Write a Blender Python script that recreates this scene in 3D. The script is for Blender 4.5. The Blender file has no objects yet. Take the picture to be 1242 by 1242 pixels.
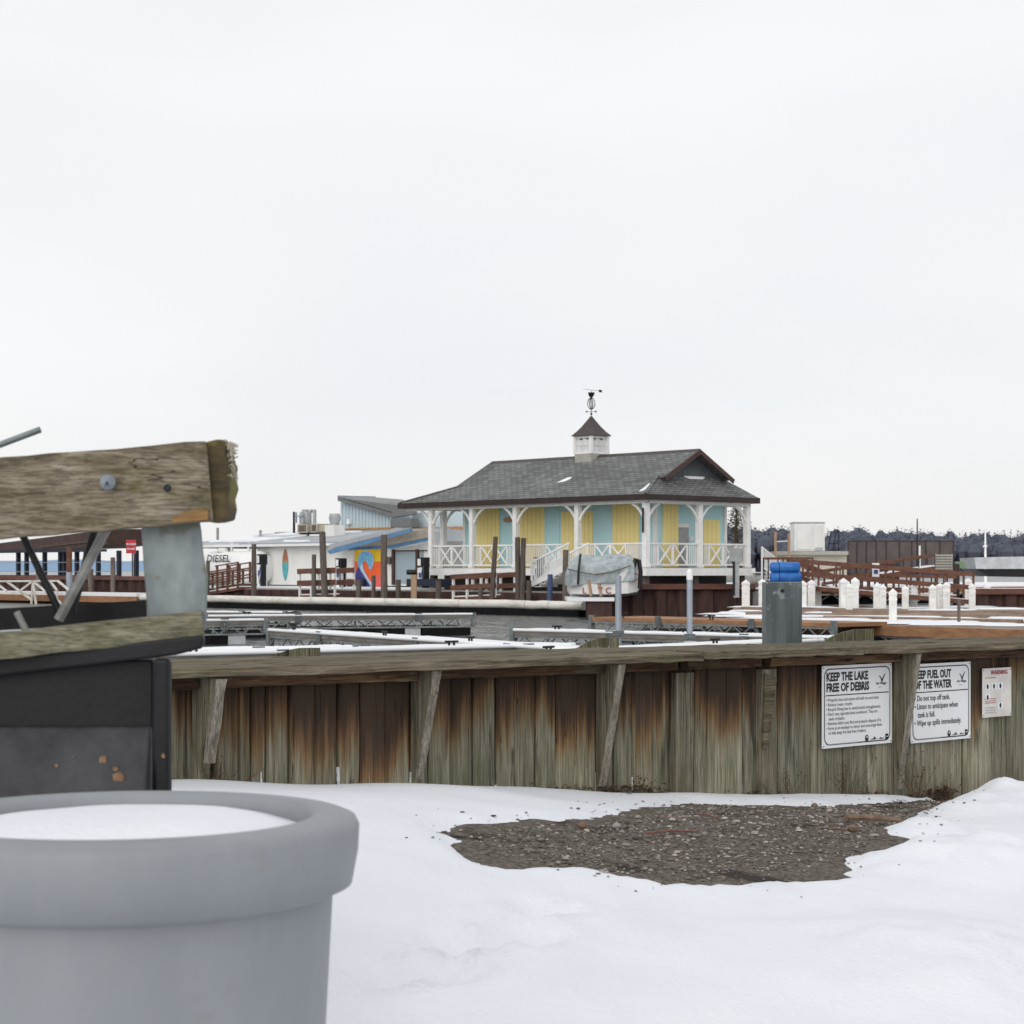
import bpy, math, random
from mathutils import Vector, Matrix, noise
random.seed(7)
R = math.radians
SC = bpy.context.scene
COL = SC.collection

# ------------------------------------------------------------------ camera, sky, sun
FPX, H = 2400.0, 1.42           # focal length in photo pixels, eye height (m)
cam = bpy.data.cameras.new('camera'); camo = bpy.data.objects.new('camera', cam); COL.objects.link(camo)
camo.location = (0, 0, H); camo.rotation_euler = (R(90), 0, 0)
cam.sensor_width = 36; cam.lens = FPX / 1242 * 36; cam.shift_y = 71 / 1242
cam.clip_start = .05; cam.clip_end = 12000
cam.dof.use_dof = True; cam.dof.focus_distance = 13; cam.dof.aperture_fstop = 11
SC.camera = camo

SUN_EL, SUN_AZ = R(30), R(200)      # azimuth clockwise from +Y: behind the camera, to the left
w = bpy.data.worlds.new('World'); SC.world = w; w.use_nodes = True
nt = w.node_tree; nt.nodes.clear()
wo = nt.nodes.new('ShaderNodeOutputWorld'); bg = nt.nodes.new('ShaderNodeBackground'); bg.inputs[1].default_value = .1
sky = nt.nodes.new('ShaderNodeTexSky'); sky.sky_type = 'NISHITA'; sky.sun_disc = False
sky.sun_elevation = SUN_EL; sky.sun_rotation = SUN_AZ; sky.dust_density = 3
tc = nt.nodes.new('ShaderNodeTexCoord'); mp = nt.nodes.new('ShaderNodeMapping'); mp.inputs['Scale'].default_value = (1, 1, 2.6)
nz = nt.nodes.new('ShaderNodeTexNoise'); nz.inputs['Scale'].default_value = 2.6; nz.inputs['Detail'].default_value = 4; nz.inputs['Roughness'].default_value = .45
rp = nt.nodes.new('ShaderNodeValToRGB')
rp.color_ramp.elements[0].position = .32; rp.color_ramp.elements[0].color = (.885, .912, .948, 1)
rp.color_ramp.elements[1].position = .62; rp.color_ramp.elements[1].color = (.985, .99, 1.0, 1)
sep = nt.nodes.new('ShaderNodeSeparateXYZ')
hr = nt.nodes.new('ShaderNodeMapRange'); hr.inputs[1].default_value = 0; hr.inputs[2].default_value = .09; hr.inputs[3].default_value = .8; hr.inputs[4].default_value = 0
warm = nt.nodes.new('ShaderNodeMix'); warm.data_type = 'RGBA'; warm.inputs[7].default_value = (.95, .93, .91, 1)
sc10 = nt.nodes.new('ShaderNodeMix'); sc10.data_type = 'RGBA'; sc10.blend_type = 'MULTIPLY'; sc10.inputs[0].default_value = 1; sc10.inputs[7].default_value = (10, 10, 10, 1)
mx = nt.nodes.new('ShaderNodeMix'); mx.data_type = 'RGBA'; mx.inputs[0].default_value = .93
L = nt.links.new
L(tc.outputs['Generated'], mp.inputs[0]); L(mp.outputs[0], nz.inputs[0]); L(nz.outputs[0], rp.inputs[0])
L(tc.outputs['Generated'], sep.inputs[0]); L(sep.outputs[2], hr.inputs[0]); L(hr.outputs[0], warm.inputs[0]); L(rp.outputs[0], warm.inputs[6])
L(warm.outputs[2], sc10.inputs[6]); L(sky.outputs[0], mx.inputs[6]); L(sc10.outputs[2], mx.inputs[7])
L(mx.outputs[2], bg.inputs[0]); L(bg.outputs[0], wo.inputs[0])
sl = bpy.data.lights.new('sun', 'SUN'); sl.energy = 1.4; sl.angle = R(60); sl.color = (1, .97, .93)
so = bpy.data.objects.new('sun', sl); COL.objects.link(so)
sd = Vector((math.sin(SUN_AZ) * math.cos(SUN_EL), math.cos(SUN_AZ) * math.cos(SUN_EL), math.sin(SUN_EL)))
so.rotation_euler = sd.to_track_quat('Z', 'Y').to_euler(); so.location = (0, 0, 40)
SC.view_settings.view_transform = 'Standard'; SC.view_settings.look = 'None'
SC.view_settings.exposure = 0; SC.view_settings.gamma = 1

# ------------------------------------------------------------------ materials
MATS = {}
def M(name, c, c2=None, rough=.7, scale=4, stretch=(1, 1, 1), bump=.0, bscale=6, metal=0, spec=.3, rnd=.0, lo=.35, hi=.65, spots=None):
    """noise-mixed two-colour material in object space; spots = (colour, scale, threshold)"""
    m = bpy.data.materials.new(name); m.use_nodes = True; t = m.node_tree; b = t.nodes['Principled BSDF']
    c2 = c2 or tuple(x * .72 for x in c)
    co = t.nodes.new('ShaderNodeTexCoord'); mpn = t.nodes.new('ShaderNodeMapping'); mpn.inputs['Scale'].default_value = stretch
    oi = t.nodes.new('ShaderNodeObjectInfo'); ad = t.nodes.new('ShaderNodeVectorMath'); ad.operation = 'ADD'
    sc = t.nodes.new('ShaderNodeVectorMath'); sc.operation = 'SCALE'; sc.inputs[3].default_value = 37
    cb = t.nodes.new('ShaderNodeCombineXYZ')
    for i in range(3): t.links.new(oi.outputs['Random'], cb.inputs[i])
    t.links.new(cb.outputs[0], sc.inputs[0]); t.links.new(co.outputs['Object'], ad.inputs[0]); t.links.new(sc.outputs[0], ad.inputs[1])
    t.links.new(ad.outputs[0], mpn.inputs[0])
    n = t.nodes.new('ShaderNodeTexNoise'); n.inputs['Scale'].default_value = scale; n.inputs['Detail'].default_value = 7; n.inputs['Roughness'].default_value = .62
    t.links.new(mpn.outputs[0], n.inputs[0])
    r = t.nodes.new('ShaderNodeValToRGB'); r.color_ramp.elements[0].position = lo; r.color_ramp.elements[1].position = hi
    r.color_ramp.elements[0].color = (*c2, 1); r.color_ramp.elements[1].color = (*c, 1)
    t.links.new(n.outputs[0], r.inputs[0]); out = r.outputs[0]
    if spots:
        n2 = t.nodes.new('ShaderNodeTexNoise'); n2.inputs['Scale'].default_value = spots[1]; n2.inputs['Detail'].default_value = 5
        t.links.new(ad.outputs[0], n2.inputs[0])
        r2 = t.nodes.new('ShaderNodeMapRange'); r2.inputs[1].default_value = spots[2]; r2.inputs[2].default_value = spots[2] + .06
        t.links.new(n2.outputs[0], r2.inputs[0])
        x = t.nodes.new('ShaderNodeMix'); x.data_type = 'RGBA'; x.inputs[7].default_value = (*spots[0], 1)
        t.links.new(r2.outputs[0], x.inputs[0]); t.links.new(out, x.inputs[6]); out = x.outputs[2]
    if rnd:
        mr = t.nodes.new('ShaderNodeMapRange'); mr.inputs[3].default_value = 1 - rnd; mr.inputs[4].default_value = 1 + rnd
        t.links.new(oi.outputs['Random'], mr.inputs[0])
        hs = t.nodes.new('ShaderNodeHueSaturation'); t.links.new(mr.outputs[0], hs.inputs['Value']); t.links.new(out, hs.inputs['Color']); out = hs.outputs[0]
    t.links.new(out, b.inputs['Base Color'])
    b.inputs['Roughness'].default_value = rough; b.inputs['Metallic'].default_value = metal; b.inputs['Specular IOR Level'].default_value = spec
    if bump:
        n3 = t.nodes.new('ShaderNodeTexNoise'); n3.inputs['Scale'].default_value = scale * bscale; n3.inputs['Detail'].default_value = 5
        t.links.new(mpn.outputs[0], n3.inputs[0])
        bp = t.nodes.new('ShaderNodeBump'); bp.inputs['Strength'].default_value = bump; bp.inputs['Distance'].default_value = .01
        t.links.new(n3.outputs[0], bp.inputs['Height']); t.links.new(bp.outputs[0], b.inputs['Normal'])
    MATS[name] = m; return m

M('snow', (.735, .75, .785), (.69, .71, .75), rough=.6, scale=2.2, bump=.5, bscale=26, spec=.2)
M('roof_snow', (.82, .84, .87), (.70, .71, .72), rough=.7, scale=1.5, spec=.2)
M('dock_snow', (.76, .77, .79), (.52, .51, .49), rough=.7, scale=1.2, spec=.2, lo=.22, hi=.4)
M('dirt', (.20, .172, .148), (.062, .052, .044), rough=.95, scale=42, bump=1.0, bscale=3, spec=.1, spots=((.05, .042, .036), 3.2, .58))
M('beam_end', (.10, .075, .035), (.045, .035, .02), rough=.9, scale=9, stretch=(1, 4, 4), bump=.6, bscale=4, spots=((.15, .13, .04), 6, .52))
M('orange_rot', (.30, .17, .065), (.12, .07, .03), rough=.9, scale=30, stretch=(.3, 2, 2))
M('galvanised', (.235, .265, .272), (.115, .135, .142), rough=.5, scale=9, stretch=(1, 1, .5), metal=.25, bump=.2, bscale=5, spots=((.14, .15, .12), 11, .58))
M('galvanised_dark', (.155, .175, .18), (.085, .10, .105), rough=.45, scale=3, stretch=(4, 4, .35), metal=.45, bump=.1, spots=((.23, .25, .25), 14, .6))
M('pole_metal', (.36, .40, .45), (.29, .33, .38), rough=.45, scale=3, metal=.3)
M('black_paint', (.011, .011, .013), (.006, .006, .007), rough=.5, scale=5, bump=.15, bscale=9, spec=.25)
M('dusty_skylit_black', (.050, .051, .056), (.014, .014, .016), rough=.6, scale=7, bump=.15, bscale=9, spec=.3, lo=.3, hi=.7)  # lighter black: dust, with the skirt's sky light put into the colour
M('dark_rod', (.028, .028, .03), (.012, .012, .013), rough=.5, scale=8, metal=.3)
M('grey_rod', (.30, .30, .28), (.14, .14, .13), rough=.5, scale=12, metal=.3)
M('rust_chip', (.27, .17, .105), (.15, .085, .05), rough=.9, scale=30)
M('tub_plastic', (.255, .27, .29), (.215, .23, .248), rough=.5, scale=3, stretch=(1, 1, .4), bump=.1, bscale=20, spec=.35, spots=((.225, .235, .248), 14, .60))
M('rope', (.46, .41, .33), (.28, .24, .18), rough=.95, scale=20)
M('white_paint', (.80, .80, .79), (.70, .70, .69), rough=.55, scale=3, rnd=.03)
M('white_wall', (.76, .755, .73), (.66, .65, .62), rough=.6, scale=.9, stretch=(1, 1, .5))
M('yellow_paint', (.86, .725, .31), (.80, .67, .28), rough=.6, scale=1.2)
M('yellow_groove', (.74, .61, .245), rough=.7, scale=2)
M('blue_wall', (.48, .72, .76), (.42, .66, .71), rough=.6, scale=1.2)
M('blue_trim', (.12, .25, .42), (.085, .19, .34), rough=.5, scale=2)
M('gable_blue', (.115, .13, .14), (.08, .092, .10), rough=.6, scale=2)
M('brown_trim', (.040, .026, .022), (.028, .018, .016), rough=.5, scale=2)
M('rake_brown', (.075, .042, .034), (.05, .029, .024), rough=.5, scale=2)
M('cupola_roof', (.085, .07, .066), (.055, .046, .045), rough=.5, scale=5, metal=.3)
M('cupola_base', (.40, .385, .34), (.33, .315, .28), rough=.8, scale=5)
M('black', (.012, .012, .013), rough=.45, scale=5)
M('verdigris', (.06, .10, .085), (.03, .045, .04), rough=.5, scale=9, metal=.3)
M('sheet_pile', (.085, .042, .034), (.035, .021, .019), rough=.8, scale=1.6, stretch=(3, 3, .5), bump=.2, spots=((.13, .085, .07), 1.1, .66))
M('cap_rust', (.15, .065, .045), (.085, .042, .033), rough=.7, scale=2, stretch=(.5, .5, 3))
M('stain_brown', (.165, .075, .048), (.095, .044, .03), rough=.7, scale=3, stretch=(1, 1, 3), rnd=.08)
M('dock_timber', (.36, .19, .095), (.22, .11, .06), rough=.75, scale=2, stretch=(1, 1, 4), rnd=.08)
M('deck_board', (.30, .22, .165), (.18, .14, .115), rough=.85, scale=2)
M('pile_wood', (.155, .125, .105), (.075, .062, .055), rough=.9, scale=3, stretch=(6, 6, .6), bump=.4, rnd=.25)
M('pale_post', (.42, .28, .19), (.30, .20, .13), rough=.85, scale=3, stretch=(6, 6, .6))
M('blue_pile', (.07, .10, .20), (.045, .065, .14), rough=.6, scale=3, stretch=(3, 3, .6))
M('navy', (.022, .028, .05), rough=.5, scale=3)
M('white_pipe', (.68, .66, .61), (.48, .45, .40), rough=.6, scale=1.0, stretch=(1, 1, 3), bump=.2, lo=.3, hi=.55)
M('truss_metal', (.30, .31, .31), (.17, .18, .18), rough=.5, scale=3, metal=.4)
M('dock_side', (.22, .20, .175), (.13, .12, .105), rough=.8, scale=3, stretch=(1, 1, 4))
M('float_black', (.014, .014, .015), (.008, .008, .009), rough=.85, scale=4, spec=.05)
M('float_end', (.50, .52, .54), rough=.6, scale=3)
M('metal_roof', (.20, .205, .205), (.155, .158, .16), rough=.45, scale=1, metal=.3)
M('grey_roof', (.40, .42, .44), (.30, .32, .34), rough=.6, scale=.7)
M('corrugated', (.50, .60, .64), (.44, .535, .58), rough=.5, scale=1)
M('cedar', (.50, .27, .10), (.34, .17, .06), rough=.7, scale=2, stretch=(1, 1, 8))
M('grey_panel', (.33, .40, .43), (.29, .355, .385), rough=.6, scale=1)
M('tarp', (.40, .445, .46), (.22, .255, .275), rough=.5, scale=3.5, bump=.5, bscale=3)
M('boat_white', (.76, .75, .74), (.66, .65, .64), rough=.4, scale=2)
M('red_print', (.30, .03, .035), (.25, .025, .03), rough=.6, scale=5)
M('dark_print', (.02, .02, .025), rough=.6, scale=9)
M('red_sign', (.48, .04, .05), rough=.5, scale=5)
M('sign_white', (.72, .73, .745), (.68, .69, .705), rough=.4, scale=4)
M('sign_tan', (.70, .66, .62), rough=.45, scale=6)
M('orange_paint', (.80, .13, .03), (.74, .11, .03), rough=.6, scale=2)
M('mural_yellow', (.85, .55, .02), rough=.6, scale=2)
M('mural_pink', (.80, .14, .14), rough=.6, scale=2)
M('mural_navy', (.06, .06, .24), rough=.6, scale=2)
M('mural_sky', (.22, .50, .68), (.10, .32, .55), rough=.6, scale=9, lo=.45, hi=.55)
M('mural_white', (.62, .66, .80), rough=.6, scale=2)
M('teal', (.10, .42, .46), rough=.5, scale=2)
M('surf_brown', (.42, .17, .08), rough=.5, scale=3)
M('tank_white', (.78, .78, .77), (.70, .70, .69), rough=.4, scale=1)
M('hvac_grey', (.42, .44, .45), (.30, .31, .32), rough=.5, scale=3, metal=.3)
M('hvac_tan', (.42, .38, .31), (.34, .30, .25), rough=.6, scale=3)
M('blue_plastic', (.03, .17, .48), (.02, .10, .36), rough=.4, scale=3)
M('beige_wall', (.52, .49, .41), (.45, .42, .35), rough=.7, scale=1)
M('fence_screen', (.105, .085, .080), (.078, .063, .060), rough=.8, scale=1.5)
M('electric_grey', (.34, .36, .36), rough=.5, scale=3)
M('green_hull', (.36, .52, .30), rough=.6, scale=2)
M('concrete', (.33, .32, .30), (.24, .23, .22), rough=.9, scale=2)
M('far_wood', (.115, .125, .155), (.08, .09, .115), rough=1, scale=.08, spec=0)
M('far_hill', (.27, .37, .50), (.23, .33, .46), rough=1, scale=.01, spec=0)  # blue of the distant haze is put into the hill colour
M('winter_leaf', (.085, .065, .035), (.045, .042, .022), rough=.9, scale=3)
M('bark', (.10, .07, .05), rough=.9, scale=6)
M('dry_leaf', (.13, .08, .052), (.055, .036, .026), rough=.9, scale=30, lo=.4, hi=.6)
M('twig_red', (.24, .10, .085), (.15, .06, .05), rough=.8, scale=20)
M('branch', (.25, .17, .115), (.13, .085, .06), rough=.85, scale=9, stretch=(1, 6, 6), bump=.5)
M('bolt_steel', (.22, .25, .28), (.16, .18, .20), rough=.6, metal=.2, scale=30)
M('rubber', (.02, .02, .02), rough=.8, scale=5)
M('window_pane', (.78, .79, .80), rough=.3, scale=2, spec=.5)

class NT:
    """small helper for building node trees"""
    def __init__(s, name):
        s.m = bpy.data.materials.new(name); s.m.use_nodes = True; s.t = s.m.node_tree; s.b = s.t.nodes['Principled BSDF']; MATS[name] = s.m
        s.co = s.N('ShaderNodeTexCoord'); s.oi = s.N('ShaderNodeObjectInfo')
        ml = s.math('MULTIPLY', s.oi.outputs['Random'], 41); cb = s.N('ShaderNodeCombineXYZ')
        for i in range(3): s.K(ml, cb.inputs[i])
        ad = s.N('ShaderNodeVectorMath'); s.K(s.co.outputs['Object'], ad.inputs[0]); s.K(cb.outputs[0], ad.inputs[1]); s.vec = ad.outputs[0]
    def N(s, k): return s.t.nodes.new(k)
    def K(s, a, b): s.t.links.new(a, b)
    def math(s, op, a, c):
        x = s.N('ShaderNodeMath'); x.operation = op
        for i, v in enumerate((a, c)):
            if isinstance(v, (int, float)): x.inputs[i].default_value = v
            else: s.K(v, x.inputs[i])
        return x.outputs[0]
    def noise(s, st, det=6, rough=.65, dist=0):
        mp = s.N('ShaderNodeMapping'); mp.inputs['Scale'].default_value = st; s.K(s.vec, mp.inputs[0])
        n = s.N('ShaderNodeTexNoise'); n.inputs['Scale'].default_value = 1; n.inputs['Detail'].default_value = det; n.inputs['Roughness'].default_value = rough; n.inputs['Distortion'].default_value = dist
        s.K(mp.outputs[0], n.inputs[0]); return n.outputs[0]
    def ramp(s, f, *els):
        r = s.N('ShaderNodeValToRGB'); e = r.color_ramp.elements
        e[0].position, e[0].color = els[0][0], (*els[0][1], 1); e[1].position, e[1].color = els[-1][0], (*els[-1][1], 1)
        for p, c in els[1:-1]: x = e.new(p); x.color = (*c, 1)
        s.K(f, r.inputs[0]); return r.outputs[0]
    def rng(s, f, a, b, c=0., d=1.):
        r = s.N('ShaderNodeMapRange'); r.interpolation_type = 'SMOOTHSTEP'
        for i, v in enumerate((a, b, c, d)): r.inputs[i + 1].default_value = v
        s.K(f, r.inputs[0]); return r.outputs[0]
    def mix(s, f, a, c):
        x = s.N('ShaderNodeMix'); x.data_type = 'RGBA'
        if isinstance(f, float): x.inputs[0].default_value = f
        else: s.K(f, x.inputs[0])
        s.K(a, x.inputs[6])
        if isinstance(c, tuple): x.inputs[7].default_value = (*c, 1)
        else: s.K(c, x.inputs[7])
        return x.outputs[2]
    def ax(s, across, along, axis): return tuple(along if i == axis else across for i in range(3))
    def grain(s, axis):
        """fine fibres, drying cracks and knots running along one axis"""
        fine = s.noise(s.ax(170, 3.5, axis), 5, .7); mid = s.noise(s.ax(38, 1.6, axis), 6, .7, .3)
        cr = s.math('ABSOLUTE', s.math('SUBTRACT', s.noise(s.ax(26, .9, axis), 3, .5), .5), 0)
        crack = s.rng(cr, .0, .011, 1, 0); crack = s.math('MULTIPLY', crack, s.rng(s.noise(s.ax(9, 2, axis), 2), .48, .6))
        mp = s.N('ShaderNodeMapping'); mp.inputs['Scale'].default_value = s.ax(5.5, 1.7, axis); s.K(s.vec, mp.inputs[0])
        v = s.N('ShaderNodeTexVoronoi'); v.inputs['Scale'].default_value = 1; s.K(mp.outputs[0], v.inputs[0])
        knot = s.rng(v.outputs['Distance'], .05, .085, 1, 0)
        return fine, mid, crack, knot
    def done(s, col, height, var, rough=.88, strength=.6, dist=.005):
        hs = s.N('ShaderNodeHueSaturation'); s.K(s.rng(s.oi.outputs['Random'], 0, 1, 1 - var, 1 + var), hs.inputs['Value']); s.K(col, hs.inputs['Color'])
        s.K(hs.outputs[0], s.b.inputs['Base Color']); s.b.inputs['Roughness'].default_value = rough; s.b.inputs['Specular IOR Level'].default_value = .15
        bp = s.N('ShaderNodeBump'); bp.inputs['Strength'].default_value = strength; bp.inputs['Distance'].default_value = dist
        s.K(height, bp.inputs['Height']); s.K(bp.outputs[0], s.b.inputs['Normal'])

def mat_wood(name, axis, light, mid_c, dark, moss=None, var=.12, moss_t=.56):
    n = NT(name); fine, mid, crack, knot = n.grain(axis)
    col = n.ramp(mid, (.30, dark), (.50, mid_c), (.68, light))
    if moss: col = n.mix(n.math('MULTIPLY', n.rng(n.noise(n.ax(9, 3.5, axis), 5, .6), moss_t - .05, moss_t + .09), .75), col, moss)
    col = n.mix(n.math('MULTIPLY', n.rng(fine, .58, .40), .55), col, tuple(x * .42 for x in dark))
    col = n.mix(n.math('MULTIPLY', n.rng(n.noise(n.ax(6, 2.2, axis), 4), .55, .72), .5), col, tuple(x * .5 for x in dark))
    col = n.mix(n.math('MULTIPLY', knot, .8), col, tuple(x * .4 for x in dark)); col = n.mix(n.math('MULTIPLY', crack, .9), col, (.012, .009, .007))
    n.done(col, n.math('SUBTRACT', n.math('ADD', fine, mid), n.math('MULTIPLY', crack, 1.2)), var)
mat_wood('cap_wood', 0, (.27, .235, .175), (.155, .127, .088), (.055, .041, .029), moss=(.13, .125, .07))
mat_wood('header_wood', 0, (.20, .125, .07), (.105, .062, .036), (.042, .027, .018), moss=(.15, .135, .085), var=.2, moss_t=.6)
mat_wood('knee_wood', 2, (.30, .27, .205), (.185, .165, .12), (.075, .062, .043), moss=(.13, .13, .075), var=.15)
mat_wood('split_lit_edge_wood', 2, (.38, .355, .30), (.27, .245, .20), (.13, .11, .085))  # pale wood of the split strip; also paints light on knee edges
mat_wood('beam_wood', 0, (.36, .32, .25), (.225, .19, .135), (.09, .07, .045), moss=(.135, .12, .05), moss_t=.60)
mat_wood('rail_wood', 0, (.25, .235, .175), (.175, .165, .115), (.085, .08, .052), moss=(.14, .135, .075))
mat_wood('plank_screen_wood', 2, (.25, .23, .155), (.16, .15, .098), (.06, .055, .036), moss=(.12, .125, .06), var=.2)

def mat_wall():
    n = NT('plank_wood'); fine, mid, crack, knot = n.grain(2)
    streak = n.noise((34, 34, .9), 6, .7); wide = n.noise((7, 7, .6), 3)
    low = n.ramp(mid, (.28, (.11, .097, .066)), (.47, (.245, .228, .165)), (.70, (.40, .378, .298)))
    low = n.mix(n.math('MULTIPLY', n.rng(n.noise((8, 8, 2.2), 4), .46, .66), .55), low, (.145, .15, .092))
    sp = n.N('ShaderNodeSeparateXYZ'); n.K(n.co.outputs['Object'], sp.inputs[0]); zl = sp.outputs[2]
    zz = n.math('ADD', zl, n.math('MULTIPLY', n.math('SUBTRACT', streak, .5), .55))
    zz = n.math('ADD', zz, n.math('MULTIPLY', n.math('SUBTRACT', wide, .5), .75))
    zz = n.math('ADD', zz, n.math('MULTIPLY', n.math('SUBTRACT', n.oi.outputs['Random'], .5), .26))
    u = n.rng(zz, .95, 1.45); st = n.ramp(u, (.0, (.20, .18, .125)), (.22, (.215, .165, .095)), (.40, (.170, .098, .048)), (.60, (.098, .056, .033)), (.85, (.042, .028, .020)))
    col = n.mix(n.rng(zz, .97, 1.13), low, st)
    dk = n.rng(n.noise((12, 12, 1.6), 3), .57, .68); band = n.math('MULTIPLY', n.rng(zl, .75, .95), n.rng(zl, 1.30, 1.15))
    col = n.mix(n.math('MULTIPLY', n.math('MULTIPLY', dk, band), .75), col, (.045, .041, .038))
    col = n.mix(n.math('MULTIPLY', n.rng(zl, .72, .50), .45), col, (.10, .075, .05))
    col = n.mix(n.math('MULTIPLY', n.rng(fine, .57, .40), .5), col, (.045, .035, .024))
    col = n.mix(n.math('MULTIPLY', knot, .6), col, (.05, .035, .024)); col = n.mix(n.math('MULTIPLY', crack, .9), col, (.012, .009, .007))
    n.done(col, n.math('SUBTRACT', n.math('ADD', fine, mid), n.math('MULTIPLY', crack, 1.2)), .24)
mat_wall()

def mat_shingle(name, axis):
    m = bpy.data.materials.new(name); m.use_nodes = True; t = m.node_tree; b = t.nodes['Principled BSDF']; N = t.nodes.new; K = t.links.new
    co = N('ShaderNodeTexCoord'); sp = N('ShaderNodeSeparateXYZ'); K(co.outputs['Object'], sp.inputs[0])
    mz = N('ShaderNodeMath'); mz.operation = 'MULTIPLY'; mz.inputs[1].default_value = 2.07; K(sp.outputs[2], mz.inputs[0])
    cb = N('ShaderNodeCombineXYZ'); K(sp.outputs[axis], cb.inputs[0]); K(mz.outputs[0], cb.inputs[1])
    br = N('ShaderNodeTexBrick'); br.inputs['Scale'].default_value = 1; br.inputs['Brick Width'].default_value = .42; br.inputs['Row Height'].default_value = .21
    br.inputs['Mortar Size'].default_value = .022; br.inputs['Color1'].default_value = (.115, .12, .118, 1); br.inputs['Color2'].default_value = (.20, .205, .195, 1); br.inputs['Mortar'].default_value = (.045, .047, .047, 1)
    br.inputs['Bias'].default_value = -.1; K(cb.outputs[0], br.inputs[0])
    n = N('ShaderNodeTexNoise'); n.inputs['Scale'].default_value = .5; n.inputs['Detail'].default_value = 5; K(co.outputs['Object'], n.inputs[0])
    r = N('ShaderNodeMapRange'); r.inputs[1].default_value = .3; r.inputs[2].default_value = .7; r.inputs[3].default_value = .75; r.inputs[4].default_value = 1.2; K(n.outputs[0], r.inputs[0])
    hs = N('ShaderNodeHueSaturation'); K(br.outputs[0], hs.inputs['Color']); K(r.outputs[0], hs.inputs['Value']); K(hs.outputs[0], b.inputs['Base Color'])
    b.inputs['Roughness'].default_value = .8
    bp = N('ShaderNodeBump'); bp.inputs['Strength'].default_value = .6; bp.inputs['Distance'].default_value = .02; K(br.outputs[1], bp.inputs['Height']); bp.invert = True; K(bp.outputs[0], b.inputs['Normal'])
    MATS[name] = m
mat_shingle('shingle_long', 0); mat_shingle('shingle_end', 1)

def mat_water():
    m = bpy.data.materials.new('water'); m.use_nodes = True; t = m.node_tree; b = t.nodes['Principled BSDF']; N = t.nodes.new; K = t.links.new
    b.inputs['Base Color'].default_value = (.06, .068, .068, 1); b.inputs['Roughness'].default_value = .2; b.inputs['IOR'].default_value = 1.33
    co = N('ShaderNodeTexCoord'); mp = N('ShaderNodeMapping'); mp.inputs['Scale'].default_value = (.9, .2, 1); K(co.outputs['Object'], mp.inputs[0])
    n = N('ShaderNodeTexNoise'); n.inputs['Scale'].default_value = 1.5; n.inputs['Detail'].default_value = 3; K(mp.outputs[0], n.inputs[0])
    bp = N('ShaderNodeBump'); bp.inputs['Strength'].default_value = 1; bp.inputs['Distance'].default_value = 1.2; K(n.outputs[0], bp.inputs['Height']); K(bp.outputs[0], b.inputs['Normal'])
    MATS['water'] = m
mat_water()

def mat_pebble():
    m = bpy.data.materials.new('pebble'); m.use_nodes = True; t = m.node_tree; b = t.nodes['Principled BSDF']
    g = t.nodes.new('ShaderNodeNewGeometry'); r = t.nodes.new('ShaderNodeValToRGB'); e = r.color_ramp.elements
    e[0].color = (.045, .04, .036, 1); e[1].color = (.42, .38, .33, 1); x = e.new(.45); x.color = (.12, .10, .085, 1); x = e.new(.8); x.color = (.19, .165, .14, 1)
    t.links.new(g.outputs['Random Per Island'], r.inputs[0]); t.links.new(r.outputs[0], b.inputs['Base Color']); b.inputs['Roughness'].default_value = .9
    MATS['pebble'] = m
mat_pebble()

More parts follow.
